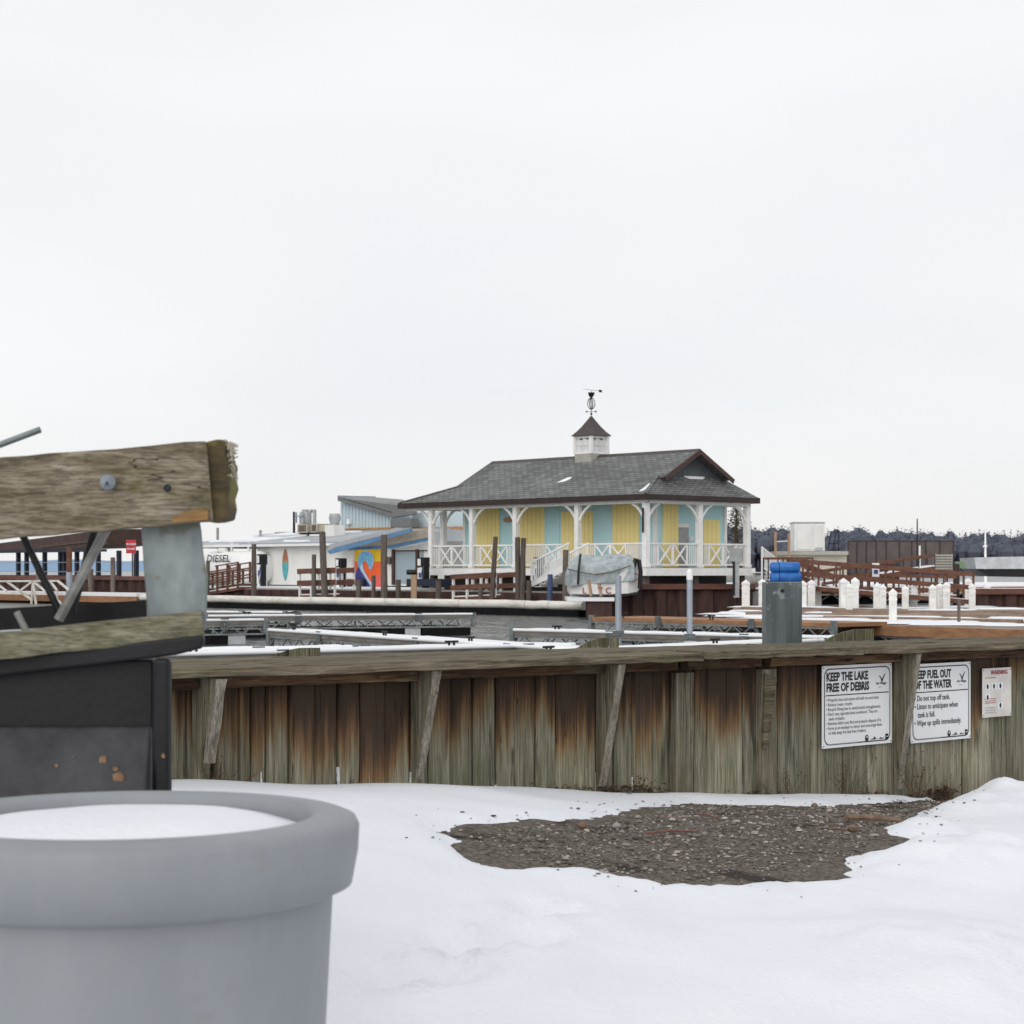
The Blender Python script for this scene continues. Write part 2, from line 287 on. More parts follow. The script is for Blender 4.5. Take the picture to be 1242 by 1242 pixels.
# ------------------------------------------------------------------ mesh helpers
class MB:
    """collects world-space geometry for one mesh; T maps given coordinates to world"""
    def __init__(s, T=None): s.v, s.f, s.T = [], [], T
    def pts(s, ps):
        i = len(s.v); s.v += [Vector(s.T(p)) if s.T else Vector(p) for p in ps]; return i
    def box(s, a, b):
        x0, y0, z0 = a; x1, y1, z1 = b
        s.hexa([(x0, y0, z0), (x1, y0, z0), (x1, y1, z0), (x0, y1, z0), (x0, y0, z1), (x1, y0, z1), (x1, y1, z1), (x0, y1, z1)]); return s
    def hexa(s, p):
        i = s.pts(p)
        s.f += [tuple(i + k for k in q) for q in ((0, 3, 2, 1), (4, 5, 6, 7), (0, 1, 5, 4), (1, 2, 6, 5), (2, 3, 7, 6), (3, 0, 4, 7))]; return s
    def prism(s, poly, vec):
        n = len(poly); vec = Vector(vec); i = s.pts([Vector(p) for p in poly] + [Vector(p) + vec for p in poly])
        s.f.append(tuple(i + k for k in range(n))); s.f.append(tuple(i + n + k for k in reversed(range(n))))
        for k in range(n): s.f.append((i + (k + 1) % n, i + k, i + n + k, i + n + (k + 1) % n))
        return s
    def poly(s, p):
        i = s.pts(p); s.f.append(tuple(range(i, i + len(p)))); return s
    def bar(s, a, b, w, h=None, up=(0, 0, 1)):
        h = h or w; a, b = Vector(a), Vector(b); d = (b - a).normalized(); up = Vector(up)
        x = d.cross(up)
        if x.length < 1e-4: x = d.cross(Vector((1, 0, 0)))
        x.normalize(); y = x.cross(d).normalized(); x *= w / 2; y *= h / 2
        s.hexa([a - x - y, a + x - y, b + x - y, b - x - y, a - x + y, a + x + y, b + x + y, b - x + y]); return s
    def tube(s, ps, r, n=8, cap=True):
        ps = [Vector(p) for p in ps]; rr = r if isinstance(r, (list, tuple)) else [r] * len(ps); rings = []
        for k, p in enumerate(ps):
            d = (ps[min(k + 1, len(ps) - 1)] - ps[max(k - 1, 0)]).normalized()
            if k == 0:
                x = d.cross(Vector((0, 0, 1)))
                if x.length < .2: x = d.cross(Vector((0, 1, 0)))
            else: x = px_ - d * px_.dot(d)
            x.normalize(); y = x.cross(d); px_ = x
            rings.append(s.pts([p + (x * math.cos(2 * math.pi * j / n) + y * math.sin(2 * math.pi * j / n)) * rr[k] for j in range(n)]))
        for a, b in zip(rings, rings[1:]):
            for j in range(n): s.f.append((a + j, a + (j + 1) % n, b + (j + 1) % n, b + j))
        if cap: s.f.append(tuple(rings[0] + j for j in reversed(range(n)))); s.f.append(tuple(rings[-1] + j for j in range(n)))
        return s
    def lathe(s, prof, c, n=24, cap=True):
        c = Vector(c); rings = [s.pts([c + Vector((r * math.cos(2 * math.pi * j / n), r * math.sin(2 * math.pi * j / n), z)) for j in range(n)]) for r, z in prof]
        for a, b in zip(rings, rings[1:]):
            for j in range(n): s.f.append((a + j, a + (j + 1) % n, b + (j + 1) % n, b + j))
        if cap: s.f.append(tuple(rings[0] + j for j in reversed(range(n)))); s.f.append(tuple(rings[-1] + j for j in range(n)))
        return s
    def rough(s, a, b, w, h, up=(0, 0, 1), seg=10, jit=.004):
        """bar with wavering edges"""
        a, b = Vector(a), Vector(b); d = (b - a).normalized(); x = d.cross(Vector(up)).normalized(); y = x.cross(d); prev = None
        for k in range(seg + 1):
            p = a.lerp(b, k / seg); j = lambda: random.uniform(-jit, jit)
            i = s.pts([p - x * (w / 2 + j()) - y * (h / 2 + j()), p + x * (w / 2 + j()) - y * (h / 2 + j()), p + x * (w / 2 + j()) + y * (h / 2 + j()), p - x * (w / 2 + j()) + y * (h / 2 + j())])
            if prev is None: s.f.append((i + 3, i + 2, i + 1, i))
            else:
                for q in range(4): s.f.append((prev + q, prev + (q + 1) % 4, i + (q + 1) % 4, i + q))
            prev = i
        s.f.append((prev, prev + 1, prev + 2, prev + 3)); return s

ROOT = {}
def mesh_of(mb, name, mtx):
    inv = mtx.inverted(); me = bpy.data.meshes.new(name); me.from_pydata([tuple(inv @ v) for v in mb.v], [], mb.f); me.update(); return me
def finish(o, mat, smooth, bevel):
    o.data.materials.append(MATS[mat])
    if smooth: o.data.shade_smooth(); o.data.set_sharp_from_angle(angle=R(smooth if smooth > 1 else 40))
    if bevel: b = o.modifiers.new('bevel', 'BEVEL'); b.width = bevel; b.segments = 2; b.limit_method = 'ANGLE'
def tag(o, label=None, cat=None, group=None, kind=None):
    for k, v in (('label', label), ('category', cat), ('group', group), ('kind', kind)):
        if v: o[k] = v
    return o
def thing(name, label, cat, loc, rz=0, group=None):
    o = bpy.data.objects.new(name, None); COL.objects.link(o); o.empty_display_size = .2
    o.location = loc; o.rotation_euler = (0, 0, rz); ROOT[o.name] = Matrix.Translation(Vector(loc)) @ Matrix.Rotation(rz, 4, 'Z')
    return tag(o, label, cat, group)
def part(name, mb, mat, parent, smooth=0, bevel=0, label=None, kind=None, own=False):
    m = ROOT[parent.name]; off = None
    if own:
        c = sum(mb.v, Vector()) / len(mb.v); c.z = min(v.z for v in mb.v); off = m.inverted() @ c
        mm = m @ Matrix.Translation(off)
    else: mm = m
    o = bpy.data.objects.new(name, mesh_of(mb, name, mm)); COL.objects.link(o); o.parent = parent
    if off is not None: o.location = off
    ROOT[o.name] = mm; finish(o, mat, smooth, bevel); return tag(o, label, kind=kind)
def single(name, mb, mat, label=None, cat=None, smooth=0, bevel=0, group=None, kind=None):
    if kind == 'structure': m = Matrix.Identity(4)
    else:
        c = sum(mb.v, Vector()) / len(mb.v); c.z = min(v.z for v in mb.v); m = Matrix.Translation(c)
    o = bpy.data.objects.new(name, mesh_of(mb, name, m)); COL.objects.link(o); o.location = m.translation; ROOT[o.name] = m
    finish(o, mat, smooth, bevel); return tag(o, label, cat, group, kind)
def copy_tree(o, parent=None):
    c = o.copy(); COL.objects.link(c); c.parent = parent; ROOT[c.name] = ROOT[o.name]
    for ch in list(o.children): copy_tree(ch, c)
    return c
def lettering(name, body, size, origin, xd, mat, parent, xs=1., bold=0, align='LEFT', nrm=None, up=(0, 0, 1), lean=0):
    cu = bpy.data.curves.new('lettering', 'FONT'); cu.body = body; cu.size = size; cu.offset = bold; cu.align_x = align; cu.resolution_u = 2; cu.fill_mode = 'BOTH'
    cu.dimensions = '2D'; cu.space_line = .98
    ob = bpy.data.objects.new('lettering_source', cu); COL.objects.link(ob); bpy.context.view_layer.update()
    me = bpy.data.meshes.new_from_object(ob.evaluated_get(bpy.context.evaluated_depsgraph_get()))
    vs = [v.co.copy() for v in me.vertices]; fs = [tuple(p.vertices) for p in me.polygons]
    bpy.data.objects.remove(ob); bpy.data.curves.remove(cu); bpy.data.meshes.remove(me)
    mb = MB(); o = Vector(origin); xd = Vector(xd).normalized(); up = Vector(up)
    mb.v = [o + xd * (v.x * xs + lean * v.y) + up * v.y for v in vs]; mb.f = fs
    return part(name, mb, mat, parent)

def P(px, py, Y): return Vector(((px - 621) / FPX * Y, Y, H - (py - 692) / FPX * Y))
def PZ(px, z, Y): return Vector(((px - 621) / FPX * Y, Y, z))
def PW(px, py, z):                         # point on the level z seen at this pixel
    Y = (H - z) * FPX / (py - 692); return PZ(px, z, Y)
ORD = ['first', 'second', 'third', 'fourth', 'fifth', 'sixth', 'seventh', 'eighth', 'ninth', 'tenth', 'eleventh', 'twelfth', 'thirteenth', 'fourteenth', 'fifteenth', 'sixteenth', 'seventeenth', 'eighteenth', 'nineteenth', 'twentieth']

# ------------------------------------------------------------------ frames
WATER = -.53
W0 = Vector((1.949, 11.3, 0)); WD = Vector((.7514, .6598, 0)); WN = Vector((.6598, -.7514, 0)); WRZ = math.atan2(.6598, .7514)
def WS(s, n, z): return W0 + WD * s + WN * n + Vector((0, 0, z))
def s_at(px, n=0):                          # wall coordinate under a column of the picture
    k = (px - 621) / FPX; a = W0 + WN * n
    return (k * a.y - a.x) / (WD.x - k * WD.y)
DL = Vector((-.674, .7387, 0)); DR = Vector((.7387, .674, 0)); C0 = Vector((5.96, 88, 0)); PRZ = math.atan2(-.7387, .674)
def Q(t, r, z): return C0 + DL * t + DR * r + Vector((0, 0, z))
QT = lambda p: Q(*p)
def t_at(px, r):
    k = (px - 621) / FPX; return (C0.x + DR.x * r - k * (C0.y + DR.y * r)) / (-DL.x + DL.y * k)
def z_at(py, t, r): return H - (py - 692) / FPX * Q(t, r, 0).y
def QP(px, py, r): t = t_at(px, r); return (t, r, z_at(py, t, r))

# ------------------------------------------------------------------ setting: water, near ground, snow, far shore
single('water', MB().poly([(-4000, 5, WATER), (4000, 5, WATER), (6000, 9000, WATER), (-6000, 9000, WATER)]), 'water', kind='structure')

def smooth01(x): x = max(0, min(1, x)); return x * x * (3 - 2 * x)
def ground_z(s, n):
    b = .112 - .082 * max(-5.5, min(3, s)); f = 1 - smooth01((n - 1.0) / 3.8)
    return b * f + .02 * noise.noise((s * .9, n * .9, 3))
def ground_hit(px, py):                     # where the sight line through a pixel meets the near ground
    d = Vector(((px - 621) / FPX, 1, -(py - 692) / FPX)); p = Vector((0, 0, H)); lo = 2.
    while lo < 14:
        q = p + d * lo; a = q - W0; s = a.dot(WD); n = a.dot(WN)
        if q.z <= ground_z(s, n) or n < .02: return (s, max(n, .02))
        lo += .02
    return (s, n)
def spaced(a, b, st, ex):
    l = [a + i * st for i in range(int((b - a) / st) + 1)]
    return l, ex
SL = [-70, -40, -25, -16] + [-11 + .1 * i for i in range(40)] + [-7 + .045 * i for i in range(int(10.5 / .045))] + [3.6, 3.9, 4.3] + [5, 7, 12, 25, 50, 80]
NL = [-.04 + .045 * i for i in range(int(6.5 / .045))] + [6.8, 7.5, 9, 12, 18, 30, 60]
def grid(fz):
    mb = MB(); n = len(NL)
    mb.v = [WS(s, q, fz(s, q)) for s in SL for q in NL]
    mb.f = [(i * n + j + 1, i * n + j, (i + 1) * n + j, (i + 1) * n + j + 1) for i in range(len(SL) - 1) for j in range(n - 1)]
    return mb
single('ground', grid(lambda s, n: ground_z(s, n) + .012 * noise.noise((s * 6, n * 6, 0))), 'dirt', kind='structure', smooth=60)
GPX = [(566, 1018), (575, 1013), (600, 1008), (625, 1004), (650, 1002), (690, 1000), (720, 999), (745, 996), (765, 992), (785, 987), (800, 983), (818, 979), (850, 977), (900, 978), (950, 979), (1000, 980), (1040, 980), (1062, 977), (1100, 976), (1140, 973), (1165, 969),
       (1150, 978), (1118, 984), (1108, 993), (1085, 1000), (1068, 1008), (1058, 1017), (1035, 1036), (990, 1052), (930, 1058), (860, 1072), (790, 1066), (720, 1062), (650, 1046), (590, 1034)]
GP = [ground_hit(*p) for p in GPX]
def gravel_d(s, n):                         # signed distance, + inside the bare gravel
    ins = False; best = 1e9; k = len(GP)
    for i in range(k):
        ax, ay = GP[i]; bx, by = GP[(i + 1) % k]
        if (ay > n) != (by > n) and s < (bx - ax) * (n - ay) / (by - ay) + ax: ins = not ins
        dx, dy = bx - ax, by - ay; u = max(0, min(1, ((s - ax) * dx + (n - ay) * dy) / (dx * dx + dy * dy + 1e-9)))
        best = min(best, (s - ax - u * dx) ** 2 + (n - ay - u * dy) ** 2)
    return math.sqrt(best) * (1 if ins else -1)
PILE = [(*ground_hit(1190, 992), .62, .07), (*ground_hit(1240, 985), .75, .13), (*ground_hit(1120, 1012), .35, .05), (*ground_hit(1190, 1060), .8, .10), (*ground_hit(1180, 1200), .9, .10)]
STEPS = [ground_hit(470 + 52 * k + (14 if k % 2 else -14), 1215 - 22 * k + (12 if k % 2 else 0)) for k in range(5)]
def snow_z(s, n):
    g = ground_z(s, n)
    d = -gravel_d(s, n) if (-7 < s < 3.5 and n < 6) else 1.
    far_ = smooth01((n - .9) / 1.5); d += (.04 + .22 * far_) * noise.noise((s * 2.3, n * 2.3, 9)) + (.03 + .05 * far_) * noise.noise((s * 8, n * 8, 2)) + .03 * noise.noise((s * 19, n * 19, 6))
    th = -.03 + .065 * smooth01((d + .05) / .3) + .03 * smooth01((d - .2) / .6)
    if d > 0: th += .018 * noise.noise((s * 1.7, n * 2.2, 5)) * min(1, d * 3)
    for a, b in STEPS:
        q = math.hypot((s - a) * 1.0, (n - b) * 2.0) / .17
        if q < 1.5: th -= .05 * smooth01(1.25 - q) - .012 * smooth01(1 - abs(q - 1.2) / .3)
    for a, b, rad, hh in PILE:
        q = math.hypot(s - a, (n - b) * 1.25) / rad
        if q < 1: th += hh * smooth01(1 - q) * (1 + .35 * noise.noise((s * 5, n * 5, 1)) + .2 * noise.noise((s * 13, n * 13, 4)))
    th -= .03 * smooth01(1 - n / .12)
    return g + th
tag(single('snow', grid(snow_z), 'snow', smooth=70), 'snow lying over the near ground up to the timber wall', 'snow', kind='stuff')

# pebbles on the bare gravel
mb = MB(); cnt = 0
for _ in range(90000):
    if cnt > 14000: break
    s = random.uniform(-6, 2.6); n = random.uniform(.1, 4.2)
    gd_ = gravel_d(s, n)
    if gd_ < -.4 or (gd_ < 0 and random.random() > .16 * math.exp(gd_ * 10)) or (n > 4.1): continue
    r = random.choice((.003, .0035, .004, .0045, .005, .006, .007, .016 if random.random() < .10 else .008, .0025, .003, .011 if random.random() < .3 else .004)); c = WS(s, n, (ground_z(s, n) + .012 * noise.noise((s * 6, n * 6, 0)) if gd_ > .04 else max(ground_z(s, n), snow_z(s, n))) + r * .25)
    ax = random.uniform(0, 3.1); u = Vector((math.cos(ax), math.sin(ax), 0)) * r * random.uniform(.8, 1.6); v = Vector((-math.sin(ax), math.cos(ax), 0)) * r; z = Vector((0, 0, r * .7))
    z *= random.uniform(.7, 1.1); ph = random.random(); rg = [(math.cos(k * 1.047 + ph), math.sin(k * 1.047 + ph)) for k in range(6)]
    i = mb.pts([c + u * a * random.uniform(.8, 1.1) + v * b * random.uniform(.8, 1.1) for a, b in rg] + [c + z * .75 + (u * a + v * b) * random.uniform(.45, .75) for a, b in rg])
    mb.f += [(i + k, i + (k + 1) % 6, i + 6 + (k + 1) % 6, i + 6 + k) for k in range(6)] + [tuple(i + 6 + k for k in range(6))]; cnt += 1
tag(single('gravel', mb, 'pebble'), 'small pebbles scattered over the bare brown ground', 'gravel', kind='stuff')

# land behind the far bulkhead
mb = MB(QT).box((-3, -3, -2), (36, 60, .45)).box((36, -2.6, -2), (75, 60, 1.0))
single('harbour_ground', mb, 'concrete', kind='structure')
single('harbour_snow', MB(QT).box((16.5, .2, .45), (35.8, 59, .54)).box((-2.6, 8, .45), (16.4, 59, .54)), 'dock_snow', kind='structure')
mb = MB().prism([PZ(905, -2, 96), PZ(1700, -2, 96), PZ(1700, -2, 175), PZ(880, -2, 175)], (0, 0, 2.4))
single('right_bank', mb, 'roof_snow', kind='structure')

# far wooded shore
mb = MB()
def far_shore(x0, x1, Y, hfun, cnt, z0):
    for i in range(cnt):
        row = random.random(); x = x0 + (x1 - x0) * random.random(); y = Y + row * 160
        hh = hfun(x) * (.78 + .30 * random.random()) ; base = z0 + row * 9
        conif = random.random() < .3; rad = hh * (.13 if conif else .25)
        c = Vector((x, y, base))
        mb.tube([c, c + Vector((0, 0, hh * .8))], [.35, .12], 4, cap=False)
        if not conif:
            b0 = c + Vector((0, 0, hh * .60)); mb.lathe([(rad * f * random.uniform(.75, 1.05), hh * g) for f, g in ((.35, -.24), (.8, -.12), (.9, .04), (.68, .18), (.25, .27))], b0, 7)
        for k in range(40 if conif else 34):
            if conif: u = random.random(); zz = hh * (.25 + .75 * u); rr = rad * (1.05 - u)
            else: u = random.random(); zz = hh * (.35 + .62 * u); rr = rad * math.sin(math.pi * (.15 + .8 * u))
            a = random.uniform(0, 6.28); q = c + Vector((math.cos(a) * rr * random.random() ** .5, math.sin(a) * rr * .7, zz)); e = hh * random.uniform(.025, .055)
            dv = [Vector((random.uniform(-1, 1), random.uniform(-1, 1), random.uniform(-.6, 1))) * e for _ in range(3)]
            i0 = mb.pts([q + d for d in dv]); mb.f.append((i0, i0 + 1, i0 + 2))
far_shore(85, 300, 850, lambda x: 17 - .018 * (x - 110) + 2.5 * noise.noise((x * .03, 0, 0)), 900, WATER - .3)
far_shore(-60, 85, 950, lambda x: 11, 200, WATER - .3)
tag(single('wood', mb, 'far_wood'), 'bare winter wood along the far lake shore', 'wood', kind='stuff')
hl = MB(); pts = [(x, WATER + 1 + max(0, 11 + 5 * noise.noise((x * .02, 1, 0)))) for x in range(80, 320, 6)]
for (xa, za), (xb, zb) in zip(pts, pts[1:]): hl.hexa([(xa, 860, WATER - 1), (xb, 860, WATER - 1), (xb, 1200, WATER - 1), (xa, 1200, WATER - 1), (xa, 862, WATER), (xb, 862, WATER), (xb, 1150, zb + 4), (xa, 1150, za + 4)])
single('shore_hill', hl, 'far_wood', kind='structure')
hl = MB(); pts = [(x, 20 + 9 * noise.noise((x * .0016, 3, 0)) + 3 * noise.noise((x * .01, 5, 0))) for x in range(-2600, 700, 40)]
for (xa, za), (xb, zb) in zip(pts, pts[1:]): hl.hexa([(xa, 3600, WATER - 1), (xb, 3600, WATER - 1), (xb, 5200, WATER - 1), (xa, 5200, WATER - 1), (xa, 3605, WATER), (xb, 3605, WATER), (xb, 4300, zb), (xa, 4300, za)])
single('far_hills', hl, 'far_hill', kind='structure')

# ------------------------------------------------------------------ the timber bulkhead wall
wall = thing('timber_wall', 'long weathered timber retaining wall with board cap crossing the foreground', 'wall', WS(-2, 0, 0), WRZ)
capz = lambda s: .99 - .006 * s
J = [-160, -120, -80, -40, 0, 30, 62, 96, 130, 158, 184, 205, 227, 258, 289, 306, 324, 351, 381, 411, 436, 466, 499, 521, 548, 575, 602, 625, 650, 674, 723, 745, 767, 791, 814, 841, 856, 900, 917, 942, 981, 993, 1022, 1050, 1075, 1098, 1132, 1150, 1167, 1200, 1222, 1243, 1275, 1300, 1330, 1365, 1400]
SJ = [s_at(x) for x in J]
for a, b in zip(SJ, SJ[1:]):
    g = .006; off = random.uniform(-.012, .008); zt = capz((a + b) / 2) - .045 - random.uniform(0, .01)
    mb = MB(); prev = None; zs = [-.5, -.1, .1, .25, .4, .55, .7, .85, zt]
    wid = b - a; tl = random.uniform(-.003, .003)
    for z in zs:
        j = lambda: random.uniform(-.0018, .0018)
        l, r_ = a + g / 2 + j() + tl * z, b - g / 2 + j() + tl * z
        mid = (l + r_) / 2 + random.uniform(-.01, .01); c = .010
        sec = [(l, off - .004 + j()), (l + c, off + .006), (mid - .005, off + .008 + j()), (mid, off + (.001 if wid > .18 else .008)), (mid + .005, off + .008 + j()), (r_ - c, off + .006), (r_, off - .004 + j()), (r_, off - .05), (l, off - .05)]
        i = mb.pts([WS(s, n, z) for s, n in sec]); k = len(sec)
        if prev is not None:
            for q in range(k): mb.f.append((prev + q, prev + (q + 1) % k, i + (q + 1) % k, i + q))
        prev = i
    mb.f.append(tuple(prev + q for q in range(9)))
    o = part('plank', mb, 'plank_wood', wall, own=True)
# three cap boards side by side, butted lengths
for row, (n0, n1) in enumerate(((.20, -.055), (-.065, -.33), (-.34, -.60))):
    cuts = [-9.5, -4.9 + row * .9, -1.45 + row * .6, -.15 + row * .8, 4.2]
    for a, b in zip(cuts, cuts[1:]):
        mb = MB(); za = capz(a) - .021 + random.uniform(-.004, .004) - row * .0; zb = capz(b) - .021 + random.uniform(-.004, .004)
        mb.rough(WS(a + .003, (n0 + n1) / 2, za), WS(b - .003, (n0 + n1) / 2, zb), abs(n0 - n1), .042, seg=26, jit=.0035)
        part('cap_board', mb, 'cap_wood', wall, bevel=.004, own=True)
# knees (tapered brackets) and the header lengths between them
KN = [(262, .0), (528, .16), (752, .16), (1112, .17)]
knee_s = []
for px, _ in KN:
    s = s_at(px, .16); knee_s.append(s); zt = capz(s) - .046
    zb = ground_z(s, 0) - .1
    th = .05
    top, bot = .165, (.02 if px != 262 else .05)
    mb = MB(); mb.prism([WS(s - th / 2, .012, zt), WS(s - th / 2, top, zt), WS(s - th / 2, top - .012, zt - .10), WS(s - th / 2, bot, zb + .12), WS(s - th / 2, .012, zb + .12)], WD * th)
    k = part('knee', mb, 'knee_wood', wall, bevel=.003, own=True)
    if px == 262:
        e = MB(); e.rough(WS(s + .01, top + .012, zt - .002), WS(s + .004, .105, zt - .36), .05, .02, up=WN, seg=6, jit=.003); e2 = part('split_strip', e, 'split_lit_edge_wood', k)
    else:
        e = MB(); e.rough(WS(s, top + .008, zt - .002), WS(s, bot + .014, zb + .16), .045, .010, up=WN, seg=5, jit=.001); part('lit_edge_strip', e, 'split_lit_edge_wood', k)  # paler strip added, painting the knee's front edge as lit
for px, wpx in ((827, .13), (929, .12)):      # flat posts nailed on the planks
    s = s_at(px, .03); zt = capz(s) - .11
    mb = MB(); mb.rough(WS(s, .03, -.3), WS(s + .004, .03, zt), wpx, .045, up=WN, seg=9, jit=.003)
    kp = part('post', mb, 'knee_wood', wall, bevel=.004, own=True)
    if px == 929:                              # remains of a broken bracket on it
        b2 = MB(); b2.prism([WS(s - .05, .053, zt - .02), WS(s + .05, .053, zt - .05), WS(s + .03, .053, zt - .14), WS(s - .02, .053, zt - .42), WS(s - .06, .053, zt - .43)], WN * .014)
        part('broken_piece', b2, 'cap_wood', kp)
hc = sorted([-9.4] + [s - .0 for s in knee_s] + [s_at(820, .03) , s_at(921, .03), 4.2])
for a, b in zip(hc, hc[1:]):
    mb = MB(); za, zb = capz(a) - .071, capz(b) - .071
    mb.rough(WS(a + .035, .052, za), WS(b - .035, .052, zb), .062, .048, seg=12, jit=.003)
    part('header_board', mb, 'header_wood', wall, bevel=.004, own=True)
# rear face of the bulkhead
part('rear_facing', MB().hexa([WS(-9.4, -.53, -1.2), WS(4.1, -.53, -1.2), WS(4.1, -.58, -1.2), WS(-9.4, -.58, -1.2), WS(-9.4, -.53, 1.0), WS(4.1, -.53, .92), WS(4.1, -.58, .92), WS(-9.4, -.58, 1.0)]), 'knee_wood', wall)

# snow caught in the seams near the ground
mb = MB()
for px in (317, 411, 499, 602, 723, 767, 856, 900, 1132):
    s = s_at(px); zb_ = ground_z(s, 0) + .03; h_ = random.uniform(.03, .10); k = 5
    mb.rough(WS(s, -.006, zb_ - .03), WS(s + random.uniform(-.002, .002), -.008, zb_ + h_), .006, .012, up=WN, seg=7, jit=.0022)
tag(single('seam_snow', mb, 'snow'), 'thin slivers of snow caught in the plank seams near the ground', 'snow', kind='stuff')
# curved plank screens rising behind the cap
def screen(label, x0, x1, ytop, ybase_l, Y, yright=None):
    t = thing('plank_screen', label, 'screen', PZ((x0 + x1) / 2, -.6, Y), 0, 'curved plank screens behind the wall')
    n = max(4, int((x1 - x0) / 11)); yb = ybase_l
    f = lambda u: ytop + (yb - ytop) * (1 - min(1, u / .72)) ** 1.8
    for k in range(n):
        xa, xb = x0 + (x1 - x0) * k / n, x0 + (x1 - x0) * (k + 1) / n
        a, b = P(xa, f(k / n), Y + .02 * k), P(xb, f((k + 1) / n), Y + .02 * k + .02); g = Vector((.002, 0, 0)); jy = Vector((0, random.uniform(-.004, .004), 0))
        mb = MB().prism([Vector((a.x, a.y, -.9)) + g + jy, Vector((b.x, b.y, -.9)) - g + jy, b - g + jy, a + g + jy], (0, .05, 0))
        part('plank', mb, 'plank_screen_wood', t, own=True)
screen('curved green-grey plank screen behind the wall cap nearest the trailer', 312, 388, 786, 806, 11.2)
screen('curved plank screen behind the wall cap in front of the thin left pole', 688, 751, 773.5, 795, 12.6)
screen('low flat plank screen behind the wall right of the square steel pile', 1002, 1060, 763, 776, 15.0)

# square steel pile behind the wall
t = thing('steel_pile', 'thick square galvanised steel pile with a bolt hole behind the wall', 'pile', PZ(951, -1, 13.6))
Yp = 13.6; a, c, b = PZ(929, 0, Yp + .08), PZ(953.5, 0, Yp), PZ(973, 0, Yp + .09); zt = P(953, 706, Yp).z
th = Vector((0, .02, 0))
for nm, p, q in (('flange', a, c), ('web', c, b)):
    mb = MB().prism([(p.x, p.y, -1.5), (q.x, q.y, -1.5), (q.x, q.y, zt), (p.x, p.y, zt)], (0, .22, 0)); part(nm, mb, 'galvanised_dark', t, bevel=.006)
h0 = P(948.8, 716.5, Yp - .0); part('bolt_hole', MB().tube([h0 + Vector((0, -.004, 0)), h0 + Vector((0, .03, 0))], .012, 12), 'black', t)

# ------------------------------------------------------------------ signs on the wall
def sign_frame(px, py):
    s = s_at(px, .03); Y = WS(s, .03, 0).y; return s, H - (py - 692) / FPX * Y
def sign_base(label, s0, zt, wd, ht, nn=.030, border=True, mat='sign_white'):
    t = thing('sign_board', label, 'sign', WS(s0 + wd / 2, nn, zt - ht), WRZ)
    def rr(x0, x1, z0, z1, r, n):
        pts = []
        for cx, cz, a0 in ((x1 - r, z1 - r, 0), (x0 + r, z1 - r, 90), (x0 + r, z0 + r, 180), (x1 - r, z0 + r, 270)):
            for k in range(6): a = R(a0 + 18 * k); pts.append(WS(cx + r * math.cos(a), n, cz + r * math.sin(a)))
        return pts
    z0 = zt - ht
    part('panel', MB().prism(rr(s0, s0 + wd, z0, zt, .006, nn), WN * .004), mat, t)
    if border:
        o = rr(s0 + .016, s0 + wd - .016, z0 + .016, zt - .016, .045, nn + .0055); i = rr(s0 + .0225, s0 + wd - .0225, z0 + .0225, zt - .0225, .039, nn + .0055)
        mb = MB(); k = len(o); q = mb.pts(o + i); mb.f = [(q + j, q + (j + 1) % k, q + k + (j + 1) % k, q + k + j) for j in range(k)]
        part('border_line', mb, 'dark_print', t)
    for cx, cz in ((s0 + .012, zt - .012), (s0 + wd - .012, zt - .012), (s0 + .012, z0 + .012), (s0 + wd - .012, z0 + .012)):
        c = WS(cx, nn + .004, cz); part('screw', MB().tube([c, c + WN * .003], .004, 8), 'bolt_steel', t)
    return t
def txt(t, s0, zt, wd, ht, u, v, body, size, xs=1, bold=0, mat='dark_print', nn=.030):
    return lettering('lettering', body, size, WS(s0 + u * wd, nn + .006, zt - v * ht), WD, mat, t, xs=xs, bold=bold)
def logos(t, s0, zt, wd, ht, nn=.030):
    def pl(pts, mat='dark_print', name='emblem'):
        part(name, MB().poly([WS(s0 + u * wd, nn + .006, zt - v * ht) for u, v in pts]), mat, t)
    pl([(.80, .145), (.835, .165), (.85, .20), (.87, .16), (.91, .115), (.875, .185), (.86, .225), (.845, .225), (.83, .185)])
    txt(t, s0, zt, wd, ht, .765, .26, 'the Village', .021, 1.05, .0004)
    txt(t, s0, zt, wd, ht, .80, .30, 'harbor', .010)
    b = MB(); c = WS(s0 + .63 * wd, nn + .006, zt - .915 * ht)
    b.poly([c + WD * (.016 * math.cos(a)) + Vector((0, 0, .019 * math.sin(a))) for a in [k * .45 for k in range(14)]]); part('emblem', b, 'dark_print', t)
    b = MB().poly([c + WN * .001 + WD * (.007 * math.cos(a)) + Vector((0, 0, .006 + .005 * math.sin(a))) for a in [k * .63 for k in range(10)]]); part('emblem', b, 'sign_white', t)
    pl([(.685, .935), (.72, .93), (.745, .90), (.765, .935), (.79, .93), (.79, .936), (.685, .942)])
    pl([(.81, .935), (.83, .915), (.85, .935), (.865, .92), (.88, .937), (.81, .941)])
    pl([(.90, .88), (.945, .88), (.945, .955), (.90, .955)])
    part('emblem', MB().poly([WS(s0 + u * wd, nn + .007, zt - v * ht) for u, v in ((.905, .91), (.94, .91), (.94, .918), (.905, .918))]), 'sign_white', t)
    pl([(.055, .955), (.50, .955), (.50, .960), (.055, .960)], 'electric_grey', 'fine_print')
    pl([(.05, .355), (.95, .355), (.95, .367), (.05, .367)], name='rule_line')
